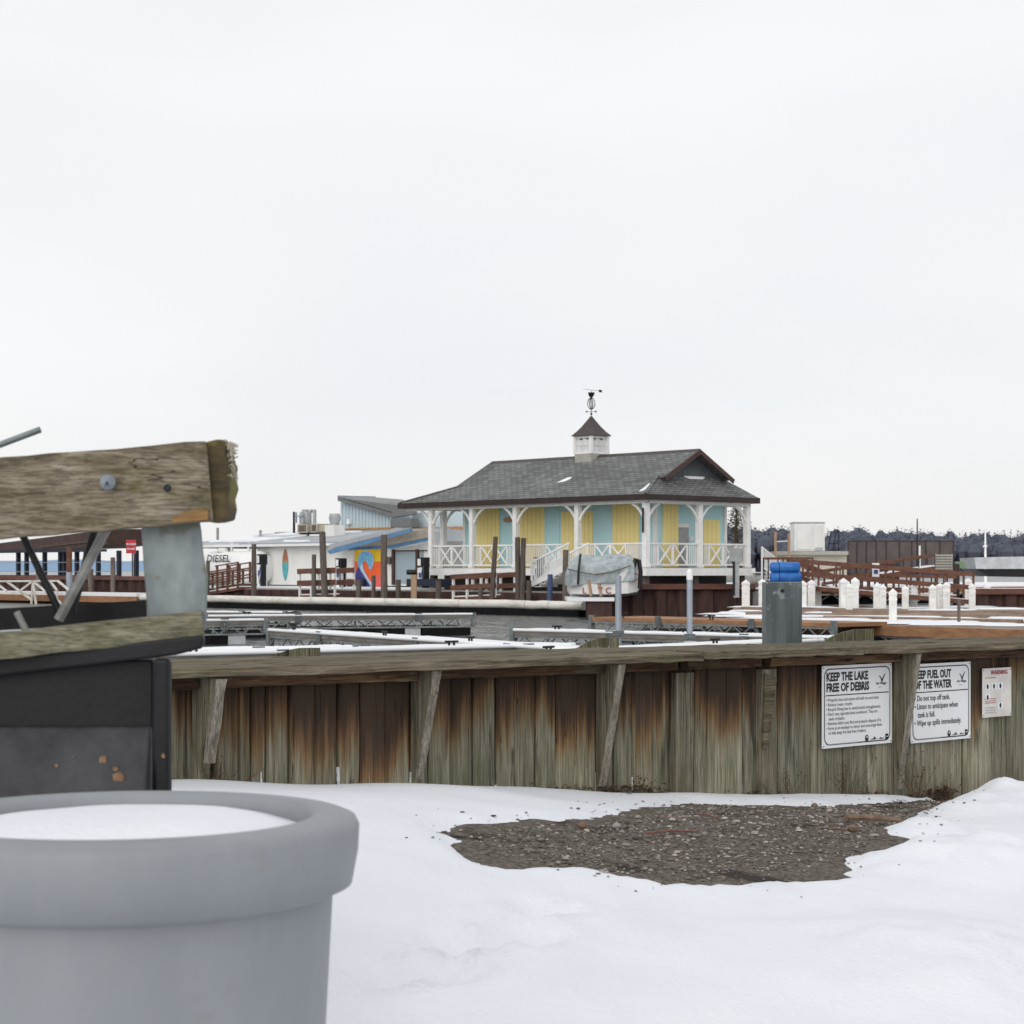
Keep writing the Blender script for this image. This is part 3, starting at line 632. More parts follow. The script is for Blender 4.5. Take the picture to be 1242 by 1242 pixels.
# left sign
sa, zt1 = sign_frame(996.5, 808); sb, _ = sign_frame(1081, 804); wd1 = sb - sa; ht1 = .463
t = sign_base('white sign headed KEEP THE LAKE FREE OF DEBRIS on the timber wall', sa, zt1, wd1, ht1)
txt(t, sa, zt1, wd1, ht1, .055, .185, 'KEEP THE LAKE', .066, wd1 / .61 * .80, .0026); txt(t, sa, zt1, wd1, ht1, .055, .315, 'FREE OF DEBRIS', .066, wd1 / .61 * .80, .0026)
for k, l in enumerate(['\u2022 Properly stow and secure all trash on your boat.', '\u2022 Reduce, reuse, recycle.', '\u2022 Recycle fishing line to avoid animal entanglements.', "\u2022 Don't toss cigarette butts overboard. They are", '   made of plastic.', '\u2022 Retrieve debris you find and properly dispose of it.', '\u2022 Serve as an example to others and encourage them', '   to help keep the lake free of debris.']):
    txt(t, sa, zt1, wd1, ht1, .055, .435 + .057 * k, l, .0265, wd1 / .61 * .855, .0)
logos(t, sa, zt1, wd1, ht1)
# right sign, partly behind a knee
sa, zt2 = sign_frame(1104, 806); sb, _ = sign_frame(1176.5, 800); wd2 = sb - sa; ht2 = .463
t = sign_base('white sign headed KEEP FUEL OUT OF THE WATER half behind a knee of the wall', sa, zt2, wd2, ht2)
txt(t, sa, zt2, wd2, ht2, .055, .185, 'KEEP FUEL OUT', .066, wd2 / .61 * .80, .0026); txt(t, sa, zt2, wd2, ht2, .055, .315, 'OF THE WATER', .066, wd2 / .61 * .80, .0026)
for k, l in enumerate(['\u2022 Do not top off tank.', '\u2022 Listen to anticipate when', '   tank is full.', '\u2022 Wipe up spills immediately.']):
    txt(t, sa, zt2, wd2, ht2, .055, .47 + .105 * k, l, .0465, wd2 / .61 * .88, .0004)
logos(t, sa, zt2, wd2, ht2)
# third sign at the edge
sa, zt3 = sign_frame(1191, 811); wd3, ht3 = .30, .30
t = sign_base('small white warning sign with red heading and picture boxes at the wall\'s right', sa, zt3, wd3, ht3, border=False, mat='sign_tan')
txt(t, sa, zt3, wd3, ht3, .28, .13, 'WARNING', .036, 1, .001, 'red_print')
for u, v, m in ((.08, .30, 'grey_panel'), (.30, .30, 'grey_panel'), (.52, .30, 'grey_panel'), (.08, .52, 'grey_panel'), (.52, .70, 'grey_panel')):
    part('picture_box', MB().poly([WS(sa + (u + x * .18) * wd3, .0355, zt3 - (v + y * .14) * ht3) for x, y in ((0, 1), (1, 1), (1, 0), (0, 0))]), 'sign_white', t)
    part('pictogram', MB().poly([WS(sa + (u + .09 + .04 * math.cos(k * 1.2)) * wd3, .0362, zt3 - (v + .07 + .06 * math.sin(k * 1.2)) * ht3) for k in range(5)]), 'dark_print', t)
for v in (.19, .62, .66, .70, .80, .85, .90):
    part('fine_print', MB().poly([WS(sa + u * wd3, .036, zt3 - y * ht3) for u, y in ((.08, v + .012), (.46, v + .012), (.46, v), (.08, v))]), 'red_print' if v < .72 else 'electric_grey', t)

# ------------------------------------------------------------------ litter at the wall foot
mb = MB()
def leafy(px, py, cnt, spread, hmax):
    s0, n0 = ground_hit(px, py)
    for _ in range(cnt):
        s = s0 + random.gauss(0, spread); n = max(.02, n0 + random.gauss(0, .03)); z = max(ground_z(s, n), snow_z(s, n)); c = WS(s, n, z + random.uniform(0, hmax)); e = random.uniform(.008, .022)
        d = [Vector((random.uniform(-1, 1), random.uniform(-1, 1), random.uniform(-.5, .5))) * e for _ in range(4)]
        i = mb.pts([c + x for x in d]); mb.f += [(i, i + 1, i + 2), (i, i + 2, i + 3)]
for a in ((700, 964, 90, .12, .04), (760, 965, 130, .12, .05), (790, 966, 60, .06, .04), (920, 966, 40, .08, .03), (1050, 968, 40, .05, .03), (1070, 966, 25, .04, .03), (1130, 962, 110, .07, .06), (1145, 960, 70, .05, .08), (1110, 967, 30, .04, .03), (1095, 975, 20, .06, .02), (1140, 973, 25, .07, .02)): leafy(*a)
tag(single('leaf_litter', mb, 'dry_leaf'), 'dry brown leaves heaped along the foot of the timber wall', 'leaves', kind='stuff')
def weed(label, px, py, cnt, h):
    s0, n0 = ground_hit(px, py); n0 = .05; base = WS(s0, n0, ground_z(s0, n0)); t = thing('dry_weed', label, 'weed', base, 0, 'dry weeds at the wall foot')
    st = MB(); lf = MB()
    for _ in range(cnt):
        a = base + WD * random.gauss(0, .03); b = a + WD * random.gauss(0, .11) + WN * random.uniform(.0, .05) + Vector((0, 0, h * random.uniform(.5, 1)))
        m = a.lerp(b, .5) + WD * random.gauss(0, .015); st.tube([a, m, b], [.0022, .0016, .0008], 4)
        for u in (.5, .7, .85, 1):
            c = a.lerp(b, u); d = [Vector((random.uniform(-1, 1), random.uniform(-1, 1), random.uniform(-1, 1))) * .011 for _ in range(3)]; i = lf.pts([c + x for x in d]); lf.f.append((i, i + 1, i + 2))
    part('stems', st, 'dry_leaf', t); part('leaves', lf, 'dry_leaf', t)
for a in (('dry brown weed against the wall under the debris sign', 1020, 964, 14, .24), ('dry weed tuft against the planks right of the steel pile', 950, 964, 9, .2), ('sparse dry weed under the fuel sign', 1108, 962, 12, .28), ('dry weed by the leaf heap right of the knee', 1140, 961, 8, .16),
          ('dry weed stems at the broken left bracket', 262, 952, 8, .2), ('low dry weed at the foot of the middle knee', 765, 964, 12, .13)): weed(*a)
def stick(name, label, cat, a, b, r, mat, lift=.012):
    A, B = ground_hit(*a), ground_hit(*b); p = [WS(A[0], A[1], ground_z(*A) + lift), None, WS(B[0], B[1], ground_z(*B) + lift)]; p[1] = (p[0] + p[2]) / 2 + Vector((0, .015, .004))
    single(name, MB().tube(p, [r, r * .95, r * .8], 7), mat, label, cat, smooth=50)
stick('branch', 'short thick brown branch lying beside the snow heap', 'branch', (1027, 1000), (1092, 1003), .014, 'branch', .03)
stick('twig', 'thin red twig on the gravel at bottom centre', 'twig', (785, 1014), (842, 1012), .0045, 'twig_red')
stick('twig', 'thin reddish twig near the snow edge above the longer red twig', 'twig', (845, 990), (872, 996), .0035, 'twig_red')
stick('twig', 'small brown twig left of the round stone', 'twig', (1005, 1009), (1026, 1011), .005, 'branch')
def stone(label, px, py, r, mat):
    s, n = ground_hit(px, py); c = WS(s, n, ground_z(s, n) + r * .6); mb = MB()
    prof = [(r * math.sin(a) * 1.1, -r * .8 * math.cos(a)) for a in (.25, .7, 1.2, 1.7, 2.2, 2.8)]; mb.lathe(prof, c, 10)
    mb.v = [v + Vector((1, .7, .8)) * (r * .25 * noise.noise(v * 40)) for v in mb.v]; single('stone', mb, mat, label, 'stone', smooth=60)
stone('round tan stone just below the thick branch', 1034, 1009, .022, 'branch'); stone('small tan stone on the left part of the gravel', 706, 1005, .018, 'branch'); stone('grey stone right of the small tan stone on the gravel', 748, 1005, .017, 'concrete'); stone('brown stone at the snow edge under the debris sign', 988, 980, .018, 'branch')

# ------------------------------------------------------------------ trailer at the left edge
TY = 4.45
tr = thing('work_trailer', 'weathered black trailer with wooden side boards and steel corner post at left', 'trailer', PZ(100, 0, TY + .2))
def plate(pts, Y, th, mat, name, parent=tr, bevel=.004, jit=0, dy=0):
    ps = [P(x, y, Y + dy * (x - 250)) for x, y in pts]; return part(name, MB().prism(ps, (0, th, 0)), mat, parent, bevel=bevel)
mb = MB(); a0, b0 = P(-360, 633, TY - .15), P(253, 583.5, TY)      # top board, slightly tilted
upv = Vector((0, 0, 1)); mb.rough(a0 + Vector((0, .022, 0)), b0 + Vector((0, .022, 0)), .044, .181, seg=22, jit=.0025)
tb = part('top_board', mb, 'beam_wood', tr, bevel=.004)
c = P(131, 585, TY - .045); part('bolt', MB().tube([c, c + Vector((0, -.006, 0)), c + Vector((0, -.011, 0))], [.0175, .0175, .011], 18), 'bolt_steel', tb, smooth=40)
part('bolt_notch', MB().poly([c + Vector((x, -.0125, z)) for x, z in ((-.006, -.012), (-.001, .002), (.001, .002), (.006, -.012), (0, -.004))]), 'dark_rod', tb)
c = P(203, 592, TY - .022); part('knot', MB().tube([c, c + Vector((0, -.003, 0))], [.009, .005], 9), 'black', tb)
plate([(197, 633), (206, 627), (216, 625), (228, 619.5), (243, 617), (252, 618), (252, 630), (238, 631.5), (220, 633)], TY - .012, .009, 'orange_rot', 'rotten_patch', tb, 0)
# mossy end block behind the board, with ragged end
pts = [(249, 536), (262, 533), (271, 533), (274, 541), (272, 552), (277, 563), (275, 577), (278, 590), (274, 603), (276, 616), (273, 629), (262, 632), (249, 633)]
plate(pts, TY + .02, .16, 'beam_end', 'end_block')
rp_ = MB()
for k in range(90):
    y = 536 + 38 * random.random(); a = P(272 + random.uniform(-1, 8), y, TY + .03 + random.uniform(0, .1)); ps = [a]
    for _ in range(4): ps.append(ps[-1] + Vector((random.uniform(-.003, .008), random.uniform(-.004, .004), random.uniform(-.012, .007))))
    rp_.tube(ps, .0016, 4)
part('frayed_rope', rp_, 'rope', tr, kind='stuff')
mb = MB().prism([P(x, y, TY + .05) for x, y in ((170, 622), (240, 618), (243, 640), (246, 672), (251, 700), (250, 735), (249, 764), (200, 768), (177, 762), (178, 735), (174, 690))], (0, .012, 0))
part('corner_post', mb, 'galvanised', tr, bevel=.004)
part('post_flange', MB().prism([P(x, y, TY + .062) for x, y in ((243, 640), (246, 672), (251, 700), (250, 735), (249, 764))] + [P(245, 764, TY + .062), P(240, 640, TY + .062)], (0, .012, 0)), 'galvanised', tr)
mb = MB(); a0, b0 = P(-360, 822, TY - .12), P(247, 757, TY + .03); mb.rough(a0, b0, .05, .060, seg=16, jit=.002); part('lower_rail', mb, 'rail_wood', tr, bevel=.004)
part('back_rail', MB().bar(P(-340, 770, TY + .30), P(180, 741, TY + .30), .05, .052), 'black_paint', tr)
def rod(name, a, b, r, mat, Y, Y2=None): part(name, MB().tube([P(*a, Y), P(*b, Y2 or Y)], r, 10), mat, tr, smooth=50)
rod('brace_rod', (26, 646), (72, 742), .0085, 'dark_rod', TY + .12); rod('brace_rod', (134, 632), (71, 752), .0115, 'grey_rod', TY + .10); rod('brace_rod', (116, 636), (88, 742), .009, 'dark_rod', TY + .16); rod('brace_rod', (20, 742), (33, 768), .008, 'grey_rod', TY + .05)
rod('tie_rod', (-60, 562), (49, 521), .0075, 'galvanised', TY + .1)
# black body under the rail
zb = .42
def tw(x, y, Y): return P(x, y, Y)
body = MB(); ps = [P(-360, 852, TY - .02), P(23, 795, TY - .02), P(246, 770.5, TY - .02), P(247, 781, TY - .02), P(243, 787, TY - .02), P(212, 795, TY - .02), P(-360, 862, TY - .02)]
body.prism(ps, (0, .03, 0)); part('body_rim', body, 'black_paint', tr, bevel=.006)
a, b = P(-360, 800, TY + .02), P(186, 800, TY + .02); body = MB().box((a.x, a.y, zb), (b.x, a.y + .02, P(0, 800, TY).z)).box((a.x, a.y + .022, zb), (P(140, 0, TY).x, a.y + .45, P(0, 805, TY).z)); part('body_panel', body, 'black_paint', tr, bevel=.006)
a, b = P(184.5, 799, TY - .03), P(206, 799, TY - .03); part('corner_flange', MB().box((a.x, a.y, zb), (b.x, a.y + .035, a.z)), 'black_paint', tr, bevel=.01)
z0_, z1_ = P(0, 882, TY).z, .90; x0_, x1_ = P(-360, 885, TY).x, P(183.5, 885, TY).x      # skirt flaring out below, catching the sky
part('body_skirt', MB().prism([(x0_, TY + .018, zb), (x0_, TY + .018, z0_), (x0_, TY + .006, z0_), (x0_, TY - .10, z1_), (x0_, TY - .10, zb)], (x1_ - x0_, 0, 0)), 'dusty_skylit_black', tr, bevel=.01)
def skirt_y(z): return TY + .006 - .106 * (z0_ - z) / (z0_ - z1_)
for x, y, r in ((130, 919, .0095), (150, 940, .0125), (75, 926, .004), (198, 917, .005), (146, 930, .006), (94, 916, .0015)):
    c = P(x, y, TY + (.003 if x < 184 else -.032)); c.y = skirt_y(c.z) - .004 if x < 184 else c.y; part('rust_chip', MB().prism([c + Vector((r * (1 + .3 * random.uniform(-1, 1)) * math.cos(q), 0, r * (1 + .3 * random.uniform(-1, 1)) * math.sin(q))) for q in [k * .63 for k in range(10)]], (0, .006, 0)), 'rust_chip', tr)
for x in (-250, 60):
    c = P(x, 0, TY + .2); c.z = .3; part('wheel', MB().tube([c + Vector((0, -.09, 0)), c + Vector((0, -.07, 0)), c + Vector((0, .07, 0)), c + Vector((0, .09, 0))], [.26, .3, .3, .26], 24), 'rubber', tr, smooth=40)
part('axle', MB().bar(Vector((P(-300, 0, TY).x, TY + .2, .40)), Vector((P(120, 0, TY).x, TY + .2, .40)), .06), 'dark_rod', tr)

# grey tub filled with snow
tc_ = PZ(150, 0, 3.36); zr = P(0, 989, 3.36).z
tub = thing('round_tub', 'round grey plastic tub with thick rim, filled with snow', 'tub', tc_)
ro = 285 / FPX * 3.36; ri = ro - .086
prof = [(ro - .09, .01), (ro - .045, zr - .13), (ro - .012, zr - .115), (ro - .002, zr - .06), (ro, zr - .018), (ro - .006, zr - .006), (ro - .02, zr), (ro - .06, zr + .0045), (ri + .012, zr + .002), (ri + .002, zr - .006), (ri, zr - .02), (ri - .006, zr - .12)]
part('shell', MB().lathe(prof, tc_, 96, cap=False), 'tub_plastic', tub, smooth=60)
mb = MB(); mb.lathe([(ri, zr - .05), (ri * .96, zr - .022), (ri * .8, zr - .012), (ri * .5, zr - .004), (ri * .2, zr - .002), (.001, zr - .002)], tc_, 64)
mb.v = [v + Vector((0, 0, .006 * noise.noise(v * 6))) for v in mb.v]; part('snow_fill', mb, 'snow', tub, smooth=60)

# ------------------------------------------------------------------ pavilion
E = H
pv = thing('pavilion', 'yellow and blue harbour pavilion on white posts with grey shingled roof and cupola', 'pavilion', Q(0, 0, .62), PRZ)
DK = 1.55; BM = E + 3.0
ew, rr_ = .555, 3.4
zr_ = lambda r: E + 3.4 + ew * (r + .4) if r <= 3.4 else E + 3.4 + ew * (7.2 - r)
tR, tL, gR, gL = -.38, 16.9, .4, 13.7; kR, kL = -.12, 14.06; m0, m1 = 1.15, 5.65
front = [(tR, -.4), (gR, m0), (kR, m0), (kR, 3.4), (kL, 3.4), (kL, m0), (gL, m0), (tL, -.4)]
rf = part('roof', MB(QT).prism([(t_, r, zr_(r)) for t_, r in front], (0, 0, -.09)), 'shingle_long', pv)
back = [(t_, 6.8 - r) for t_, r in front]
part('roof_slope', MB(QT).prism([(t_, r, zr_(r)) for t_, r in reversed(back)], (0, 0, -.09)), 'shingle_long', rf)
zE, zG = zr_(-.4), zr_(m0)
for te, tg in ((tR, gR), (tL, gL)):
    part('roof_skirt', MB(QT).prism([(te, -.4, zE), (te, 7.2, zE), (tg, m1, zG), (tg, m0, zG)], (0, 0, -.09)), 'shingle_end', rf)
    off = -.03 if te == tR else .03
    part('gable_wall', MB(QT).prism([(tg + .12 * (1 if te == tR else -1), m0 - .1, zG - .12), (tg + .12 * (1 if te == tR else -1), m1 + .1, zG - .12), (tg + .12 * (1 if te == tR else -1), 3.4, zr_(3.4) - .1)], (-.05, 0, 0)), 'gable_blue', rf)
for tk, sg in ((kR, -1), (kL, 1)):             # rake boards
    for side in (0, 1):
        f = (lambda r: r) if side == 0 else (lambda r: 6.8 - r)
        r0, r1 = m0 - .12, 3.4
        part('rake_board', MB(QT).prism([(tk, f(r0), zr_(r0) + .02), (tk, f(r1), zr_(r1) + .02), (tk, f(r1), zr_(r1) - .22), (tk, f(r0 + .1), zr_(r0) - .16)], (sg * .06, 0, 0)), 'rake_brown', rf)
# soffit under the rake, ridge cap, fascia
part('ridge_cap', MB(QT).prism([(kR - .03, 3.4 - .16, zr_(3.24) + .012), (kR - .03, 3.4, zr_(3.4) + .05), (kR - .03, 3.56, zr_(3.24) + .012)], (kL - kR + .06, 0, 0)), 'cupola_roof', rf)
for te, tg in ((tR, gR), (tL, gL)):
    part('hip_cap', MB(QT).bar((te, -.4, zE + .02), (tg, m0, zG + .02), .16, .05), 'shingle_end', rf)
fs = MB(QT)
fs.box((tR - .05, -.46, zE - .27), (tL + .05, -.40, zE - .005)); fs.box((tR - .05, 7.2, zE - .27), (tL + .05, 7.26, zE - .005)); fs.box((tR - .06, -.40, zE - .27), (tR, 7.2, zE - .006)); fs.box((tL, -.40, zE - .27), (tL + .06, 7.2, zE - .006))
part('fascia', fs, 'brown_trim', pv)
part('soffit', MB(QT).box((tR, -.4, zE - .24), (tL, 7.2, zE - .20)), 'white_wall', pv)
sp_ = MB(QT)
for t0, r0, ln in ((2.3, 1.0, .55), (.05, -.15, .6), (8.5, 2.0, .0)):   # snow streaks on the slope
    if ln: sp_.prism([(t0, r0, zr_(r0) + .015), (t0 + ln * 1.4, r0 + .1, zr_(r0 + .1) + .015), (t0 + ln * .9, r0 + .24, zr_(r0 + .24) + .015), (t0 - .1, r0 + .1, zr_(r0 + .1) + .015)], (0, 0, .02))
def on_slope(px, py):                       # pixel -> front slope
    best = None
    for i in range(-20, 360):
        r = i * .01; tt = t_at(px, r); d = abs(z_at(py, tt, r) - zr_(r))
        if best is None or d < best[0]: best = (d, tt, r)
    return (best[1], best[2], zr_(best[2]) + .01)
for poly in ([(676, 585.5), (688, 580), (694, 579), (692, 581), (684, 584.5)], [(775, 596.5), (781, 592), (787, 587), (789, 587), (783, 594), (778, 597)]):
    part('snow_patch', MB(QT).prism([on_slope(*p) for p in poly], (0, 0, .02)), 'roof_snow', rf)
part('snow_patch', MB(QT).prism([(.38, 2.9, zG + .01), (.38, 4.3, zG + .01), (.30, 4.1, zG - .065), (.29, 3.2, zG - .075)], (0, 0, .05)), 'roof_snow', rf)
# beam, posts, brackets
bm_ = MB(QT).box((-.02, -.12, BM), (15.2, .12, BM + .2)).box((-.12, .125, BM + .002), (.12, 6.95, BM + .198)).box((15.0, .125, BM + .002), (15.2, 6.95, BM + .198)); bm_.box((.125, 6.75, BM + .003), (14.995, 6.95, BM + .197))
bm_.box((15.205, -.1, BM + .003), (16.7, .1, BM + .197)); part('beam', bm_, 'white_paint', pv)
TP = [0, 4.33, 8.55, 11.7, 14.8]; RP = [3.5, 6.81]
posts = [(t_, 0) for t_ in TP] + [(15.3, 1.2)] + [(0, r) for r in RP] + [(14.8, 6.81), (7.4, 6.81)]
for t_, r in posts:
    h_ = .125
    o = part('post', MB(QT).box((t_ - h_, r - h_, DK - .25), (t_ + h_, r + h_, BM)), 'white_paint', pv)
    part('post_base', MB(QT).box((t_ - h_ - .03, r - h_ - .03, DK + .005), (t_ + h_ + .03, r + h_ + .03, DK + .16)), 'white_paint', o)
def bracket(t_, r, dt, dr):
    mb = MB(QT); n = 5; prev = None; k = .125
    for i in range(n + 1):
        a = math.pi / 2 * i / n; u = .5 * (1 - math.cos(a)) + .5 * i / n; v = .5 * math.sin(a) + .5 * i / n; q = (t_ + dt * (k + .72 * u), r + dr * (k + .72 * u), BM - .70 + .70 * v)
        if prev: mb.bar(prev, q, .09, .10)
        prev = q
    part('bracket', mb, 'white_paint', pv)
for i, t_ in enumerate(TP): bracket(t_, 0, 1, 0); (bracket(t_, 0, -1, 0) if t_ else None)
for r in (0, 3.5, 6.81): bracket(0, r, 0, 1) if r < 6 else None; (bracket(0, r, 0, -1) if r else None)
bracket(14.8, 6.81, 0, -1); bracket(15.3, 1.2, -1, 0)
# deck
part('deck', MB(QT).box((-.22, -.22, DK - .06), (15.5, 7.1, DK)), 'deck_board', pv)
part('deck_fascia', MB(QT).box((-.27, -.27, DK - .36), (15.5, -.225, DK - .02)).box((-.27, -.222, DK - .36), (-.225, 7.1, DK - .02)), 'white_paint', pv)
jo = MB(QT)
for k in range(10): jo.box((k * 1.6, .1, DK - .34), (k * 1.6 + .1, 6.9, DK - .07))
part('joists', jo, 'brown_trim', pv)
for t_ in (0.2, 4.3, 8.5, 11.7, 14.8):
    for r in (.15, 3.4, 6.6): part('pier', MB(QT).box((t_ - .14, r - .14, .55), (t_ + .14, r + .14, DK - .07)), 'pile_wood', pv)
part('underdeck_shade', MB(QT).box((1.0, 1.0, .46), (15, 6.5, DK - .35)), 'brown_trim', pv)  # dark box added to paint the shade in the void under the deck
# railings
def rail(t0, r0, t1, r1, xs, hh=1.08):
    """xs = list of (u0,u1) spans holding crosses"""
    ln = math.hypot(t1 - t0, r1 - r0); d = ((t1 - t0) / ln, (r1 - r0) / ln)
    q = lambda u, z: (t0 + d[0] * u, r0 + d[1] * u, z)
    ra = MB(QT); ra.bar(q(0, DK + hh), q(ln, DK + hh), .11, .07); ra.bar(q(0, DK + .13), q(ln, DK + .13), .06, .07)
    o = part('railing', ra, 'white_paint', pv)
    b = MB(QT); u = .1
    while u < ln - .05:
        if not any(a - .02 < u < c + .02 for a, c in xs): b.bar(q(u, DK + .16), q(u, DK + hh - .03), .035, .035)
        u += .125
    part('balusters', b, 'white_paint', o)
    for a, c in xs:
        x = MB(QT); e = .004
        x.bar(q(a, DK + .165), q(a, DK + hh - .035), .06, .06); x.bar(q(c, DK + .165), q(c, DK + hh - .035), .06, .06)
        x.bar(q(a + .03, DK + .17), q(c - .03, DK + hh - .04), .05, .07); x.bar(q(c - .03, DK + .172), q(a + .03, DK + hh - .042), .046, .07)
        part('cross_panel', x, 'white_paint', o)
def two(mid, wd): return [(mid - wd, mid - .03), (mid + .03, mid + wd)]
rail(.13, 0, 4.2, 0, two(2.1, 1.0)); t_st = t_at(682, 0)
rail(t_st, 0, 8.42, 0, [(.25, 1.1)]); rail(8.68, 0, 11.57, 0, two(1.45, .95)); rail(11.83, 0, 14.67, 0, two(1.42, .95))
rail(0, .13, 0, 3.37, two(1.6, .95)); rail(0, 3.63, 0, 6.68, two(1.5, .95)); rail(14.8, .13, 14.8, 6.68, [])
rail(.13, 6.81, 14.67, 6.81, [])
# the room
ra_, tb_ = 1.87, 1.2
part('wall', MB(QT).box((tb_, ra_, DK), (14.4, 6.6, BM + .18)), 'blue_wall', pv)
for t_, r in ((tb_, ra_), (14.4, ra_), (tb_, 6.6)):
    part('corner_board', MB(QT).box((t_ - .05, r - .05, DK), (t_ + .12, r + .12, BM + .1)), 'white_paint', pv)
def panel(name, x0, x1, ytop, mat, short=False, zbot=None):
    if not short:
        ta, tb2 = t_at(x0, ra_ - .03), t_at(x1, ra_ - .03); zt = min(BM + .16, z_at(ytop, (ta + tb2) / 2, ra_)); mbx = MB(QT).box((tb2, ra_ - .045, zbot or DK + .02), (ta, ra_ - .004, zt))
    else:
        def r_at(px):
            k = (px - 621) / FPX; b = C0 + DL * tb_; return (k * b.y - b.x) / (DR.x - k * DR.y)
        r0, r1 = r_at(x0), r_at(x1); zt = min(BM + .16, z_at(ytop, tb_, (r0 + r1) / 2)); mbx = MB(QT).box((tb_ - .045, r0, zbot or DK + .02), (tb_ - .004, r1, zt)); ta, tb2 = r1, r0
    o = part(name, mbx, mat, pv); n = max(1, int(abs(ta - tb2) / .3))
    if mat == 'yellow_paint':
        for k in range(1, n + 1):
            u = tb2 + (ta - tb2) * k / (n + 1)
            g = MB(QT)
            g.box((u - .012, ra_ - .05, DK + .1), (u + .012, ra_ - .0455, zt - .05)) if not short else g.box((tb_ - .05, u - .012, DK + .1), (tb_ - .0455, u + .012, zt - .05))
            part('groove', g, 'yellow_groove', o)
    return o
panel('shutter', 578, 605.5, 600, 'yellow_paint'); panel('shutter', 630, 660.5, 600, 'yellow_paint'); panel('door_panel', 681, 719, 620, 'yellow_paint'); panel('shutter', 743, 775, 600, 'yellow_paint')
panel('shutter', 803.5, 822, 600, 'yellow_paint', True); panel('door_panel', 852.7, 872.6, 630, 'yellow_paint', True); panel('electric_panel', 822.5, 834.5, 640, 'electric_grey', True); panel('vent_hood', 822, 835, 635, 'white_paint', True, z_at(639.5, 1.2, 3.5)); panel('notice', 836, 841, 651, 'white_paint', True, z_at(656, 1.2, 3.8))
for px in (565, 606.5, 629, 661, 678, 742, 776): # battens between shutters and wall
    ta = t_at(px, ra_ - .03); part('batten', MB(QT).box((ta - .03, ra_ - .035, DK), (ta + .03, ra_ - .002, BM + .15)), 'blue_wall', pv)
# cupola
cu_ = part('cupola_base', MB(QT).box((6.9 - .56, 3.4 - .56, E + 4.95), (6.9 + .56, 3.4 + .56, E + 5.6)), 'cupola_base', pv)
T0, R0 = 6.9, 3.4
cb_ = part('cupola', MB(QT).box((T0 - .50, R0 - .50, E + 5.6), (T0 + .50, R0 + .50, E + 6.40)), 'window_pane', pv)
fr = MB(QT)
for a, b in ((-1, -1), (-1, 1), (1, -1), (1, 1)): fr.box((T0 + a * .55 - .07, R0 + b * .55 - .07, E + 5.6), (T0 + a * .55 + .07, R0 + b * .55 + .07, E + 6.45))
fr.box((T0 - .57, R0 - .57, E + 5.601), (T0 + .57, R0 + .57, E + 5.70)); fr.box((T0 - .565, R0 - .565, E + 6.36), (T0 + .565, R0 + .565, E + 6.46))
part('cupola_frame', fr, 'white_paint', cb_)
mu = MB(QT)
for k in (-.24, 0, .24):
    mu.box((T0 + k - .012, R0 - .53, E + 5.7), (T0 + k + .012, R0 - .505, E + 6.36)); mu.box((T0 - .53, R0 + k - .012, E + 5.7), (T0 - .505, R0 + k + .012, E + 6.36))
mu.box((T0 - .49, R0 - .527, E + 6.01), (T0 + .49, R0 - .503, E + 6.04)); mu.box((T0 - .527, R0 - .49, E + 6.01), (T0 - .503, R0 + .49, E + 6.04)); part('glazing_bar', mu, 'white_wall', cb_)
for a, c in ((-.34, -.2), (.08, .24)):
    part('louvre', MB(QT).box((T0 + a, R0 - .535, E + 6.29), (T0 + c, R0 - .506, E + 6.34)), 'black', cb_); part('louvre', MB(QT).box((T0 - .535, R0 + a, E + 6.29), (T0 - .506, R0 + c, E + 6.34)), 'black', cb_)
cr = MB(QT); prevp = None
for hw, z in ((.69, E + 6.47), (.68, E + 6.50), (.50, E + 6.70), (.34, E + 6.92), (.18, E + 7.18), (.03, E + 7.44)):
    i = cr.pts([(T0 - hw, R0 - hw, z), (T0 + hw, R0 - hw, z), (T0 + hw, R0 + hw, z), (T0 - hw, R0 + hw, z)])
    if prevp is not None:
        for q in range(4): cr.f.append((prevp + q, prevp + (q + 1) % 4, i + (q + 1) % 4, i + q))
    else: cr.f.append((i + 3, i + 2, i + 1, i))
    prevp = i
part('cupola_roof', cr, 'cupola_roof', pv)
vane = thing('weathervane', 'dark copper weathervane with open sphere and arrow on top of the cupola', 'weathervane', Q(T0, R0, E + 7.42))
vc = Q(T0, R0, 0); V = lambda x, z: vc + Vector((x, 0, E + z))
part('spindle', MB().tube([V(0, 7.40), V(0, 8.62)], .018, 6), 'verdigris', vane); part('ball', MB().lathe([(.01, -.06), (.05, -.03), (.06, 0), (.05, .03), (.01, .06)], V(0, 7.55), 10), 'black', vane, smooth=60)
part('direction_arms', MB().bar(V(-.22, 7.66), V(.22, 7.66), .018).bar(V(0, 7.66) + Vector((0, -.22, 0)), V(0, 7.66) + Vector((0, .22, 0)), .018), 'verdigris', vane)
for x in (-.22, .22): part('compass_letter', MB().box(tuple(V(x - .04, 7.62) - Vector((0, .01, 0))), tuple(V(x + .04, 7.70) + Vector((0, .01, 0)))), 'verdigris', vane)
og = MB()
for k in range(4):
    a = k * math.pi / 4 + .3; og.tube([V(0, 8.05) + Vector((math.cos(a) * .19 * math.sin(q), math.sin(a) * .19 * math.sin(q), .28 * math.cos(q))) for q in [j * math.pi / 8 for j in range(17)]], .017, 5)
part('open_sphere', og, 'verdigris', vane)
part('tulip', MB().lathe([(.02, 8.32), (.11, 8.40), (.15, 8.50), (.17, 8.58), (.13, 8.54), (.02, 8.5)], vc + Vector((0, 0, E)), 9), 'black', vane)
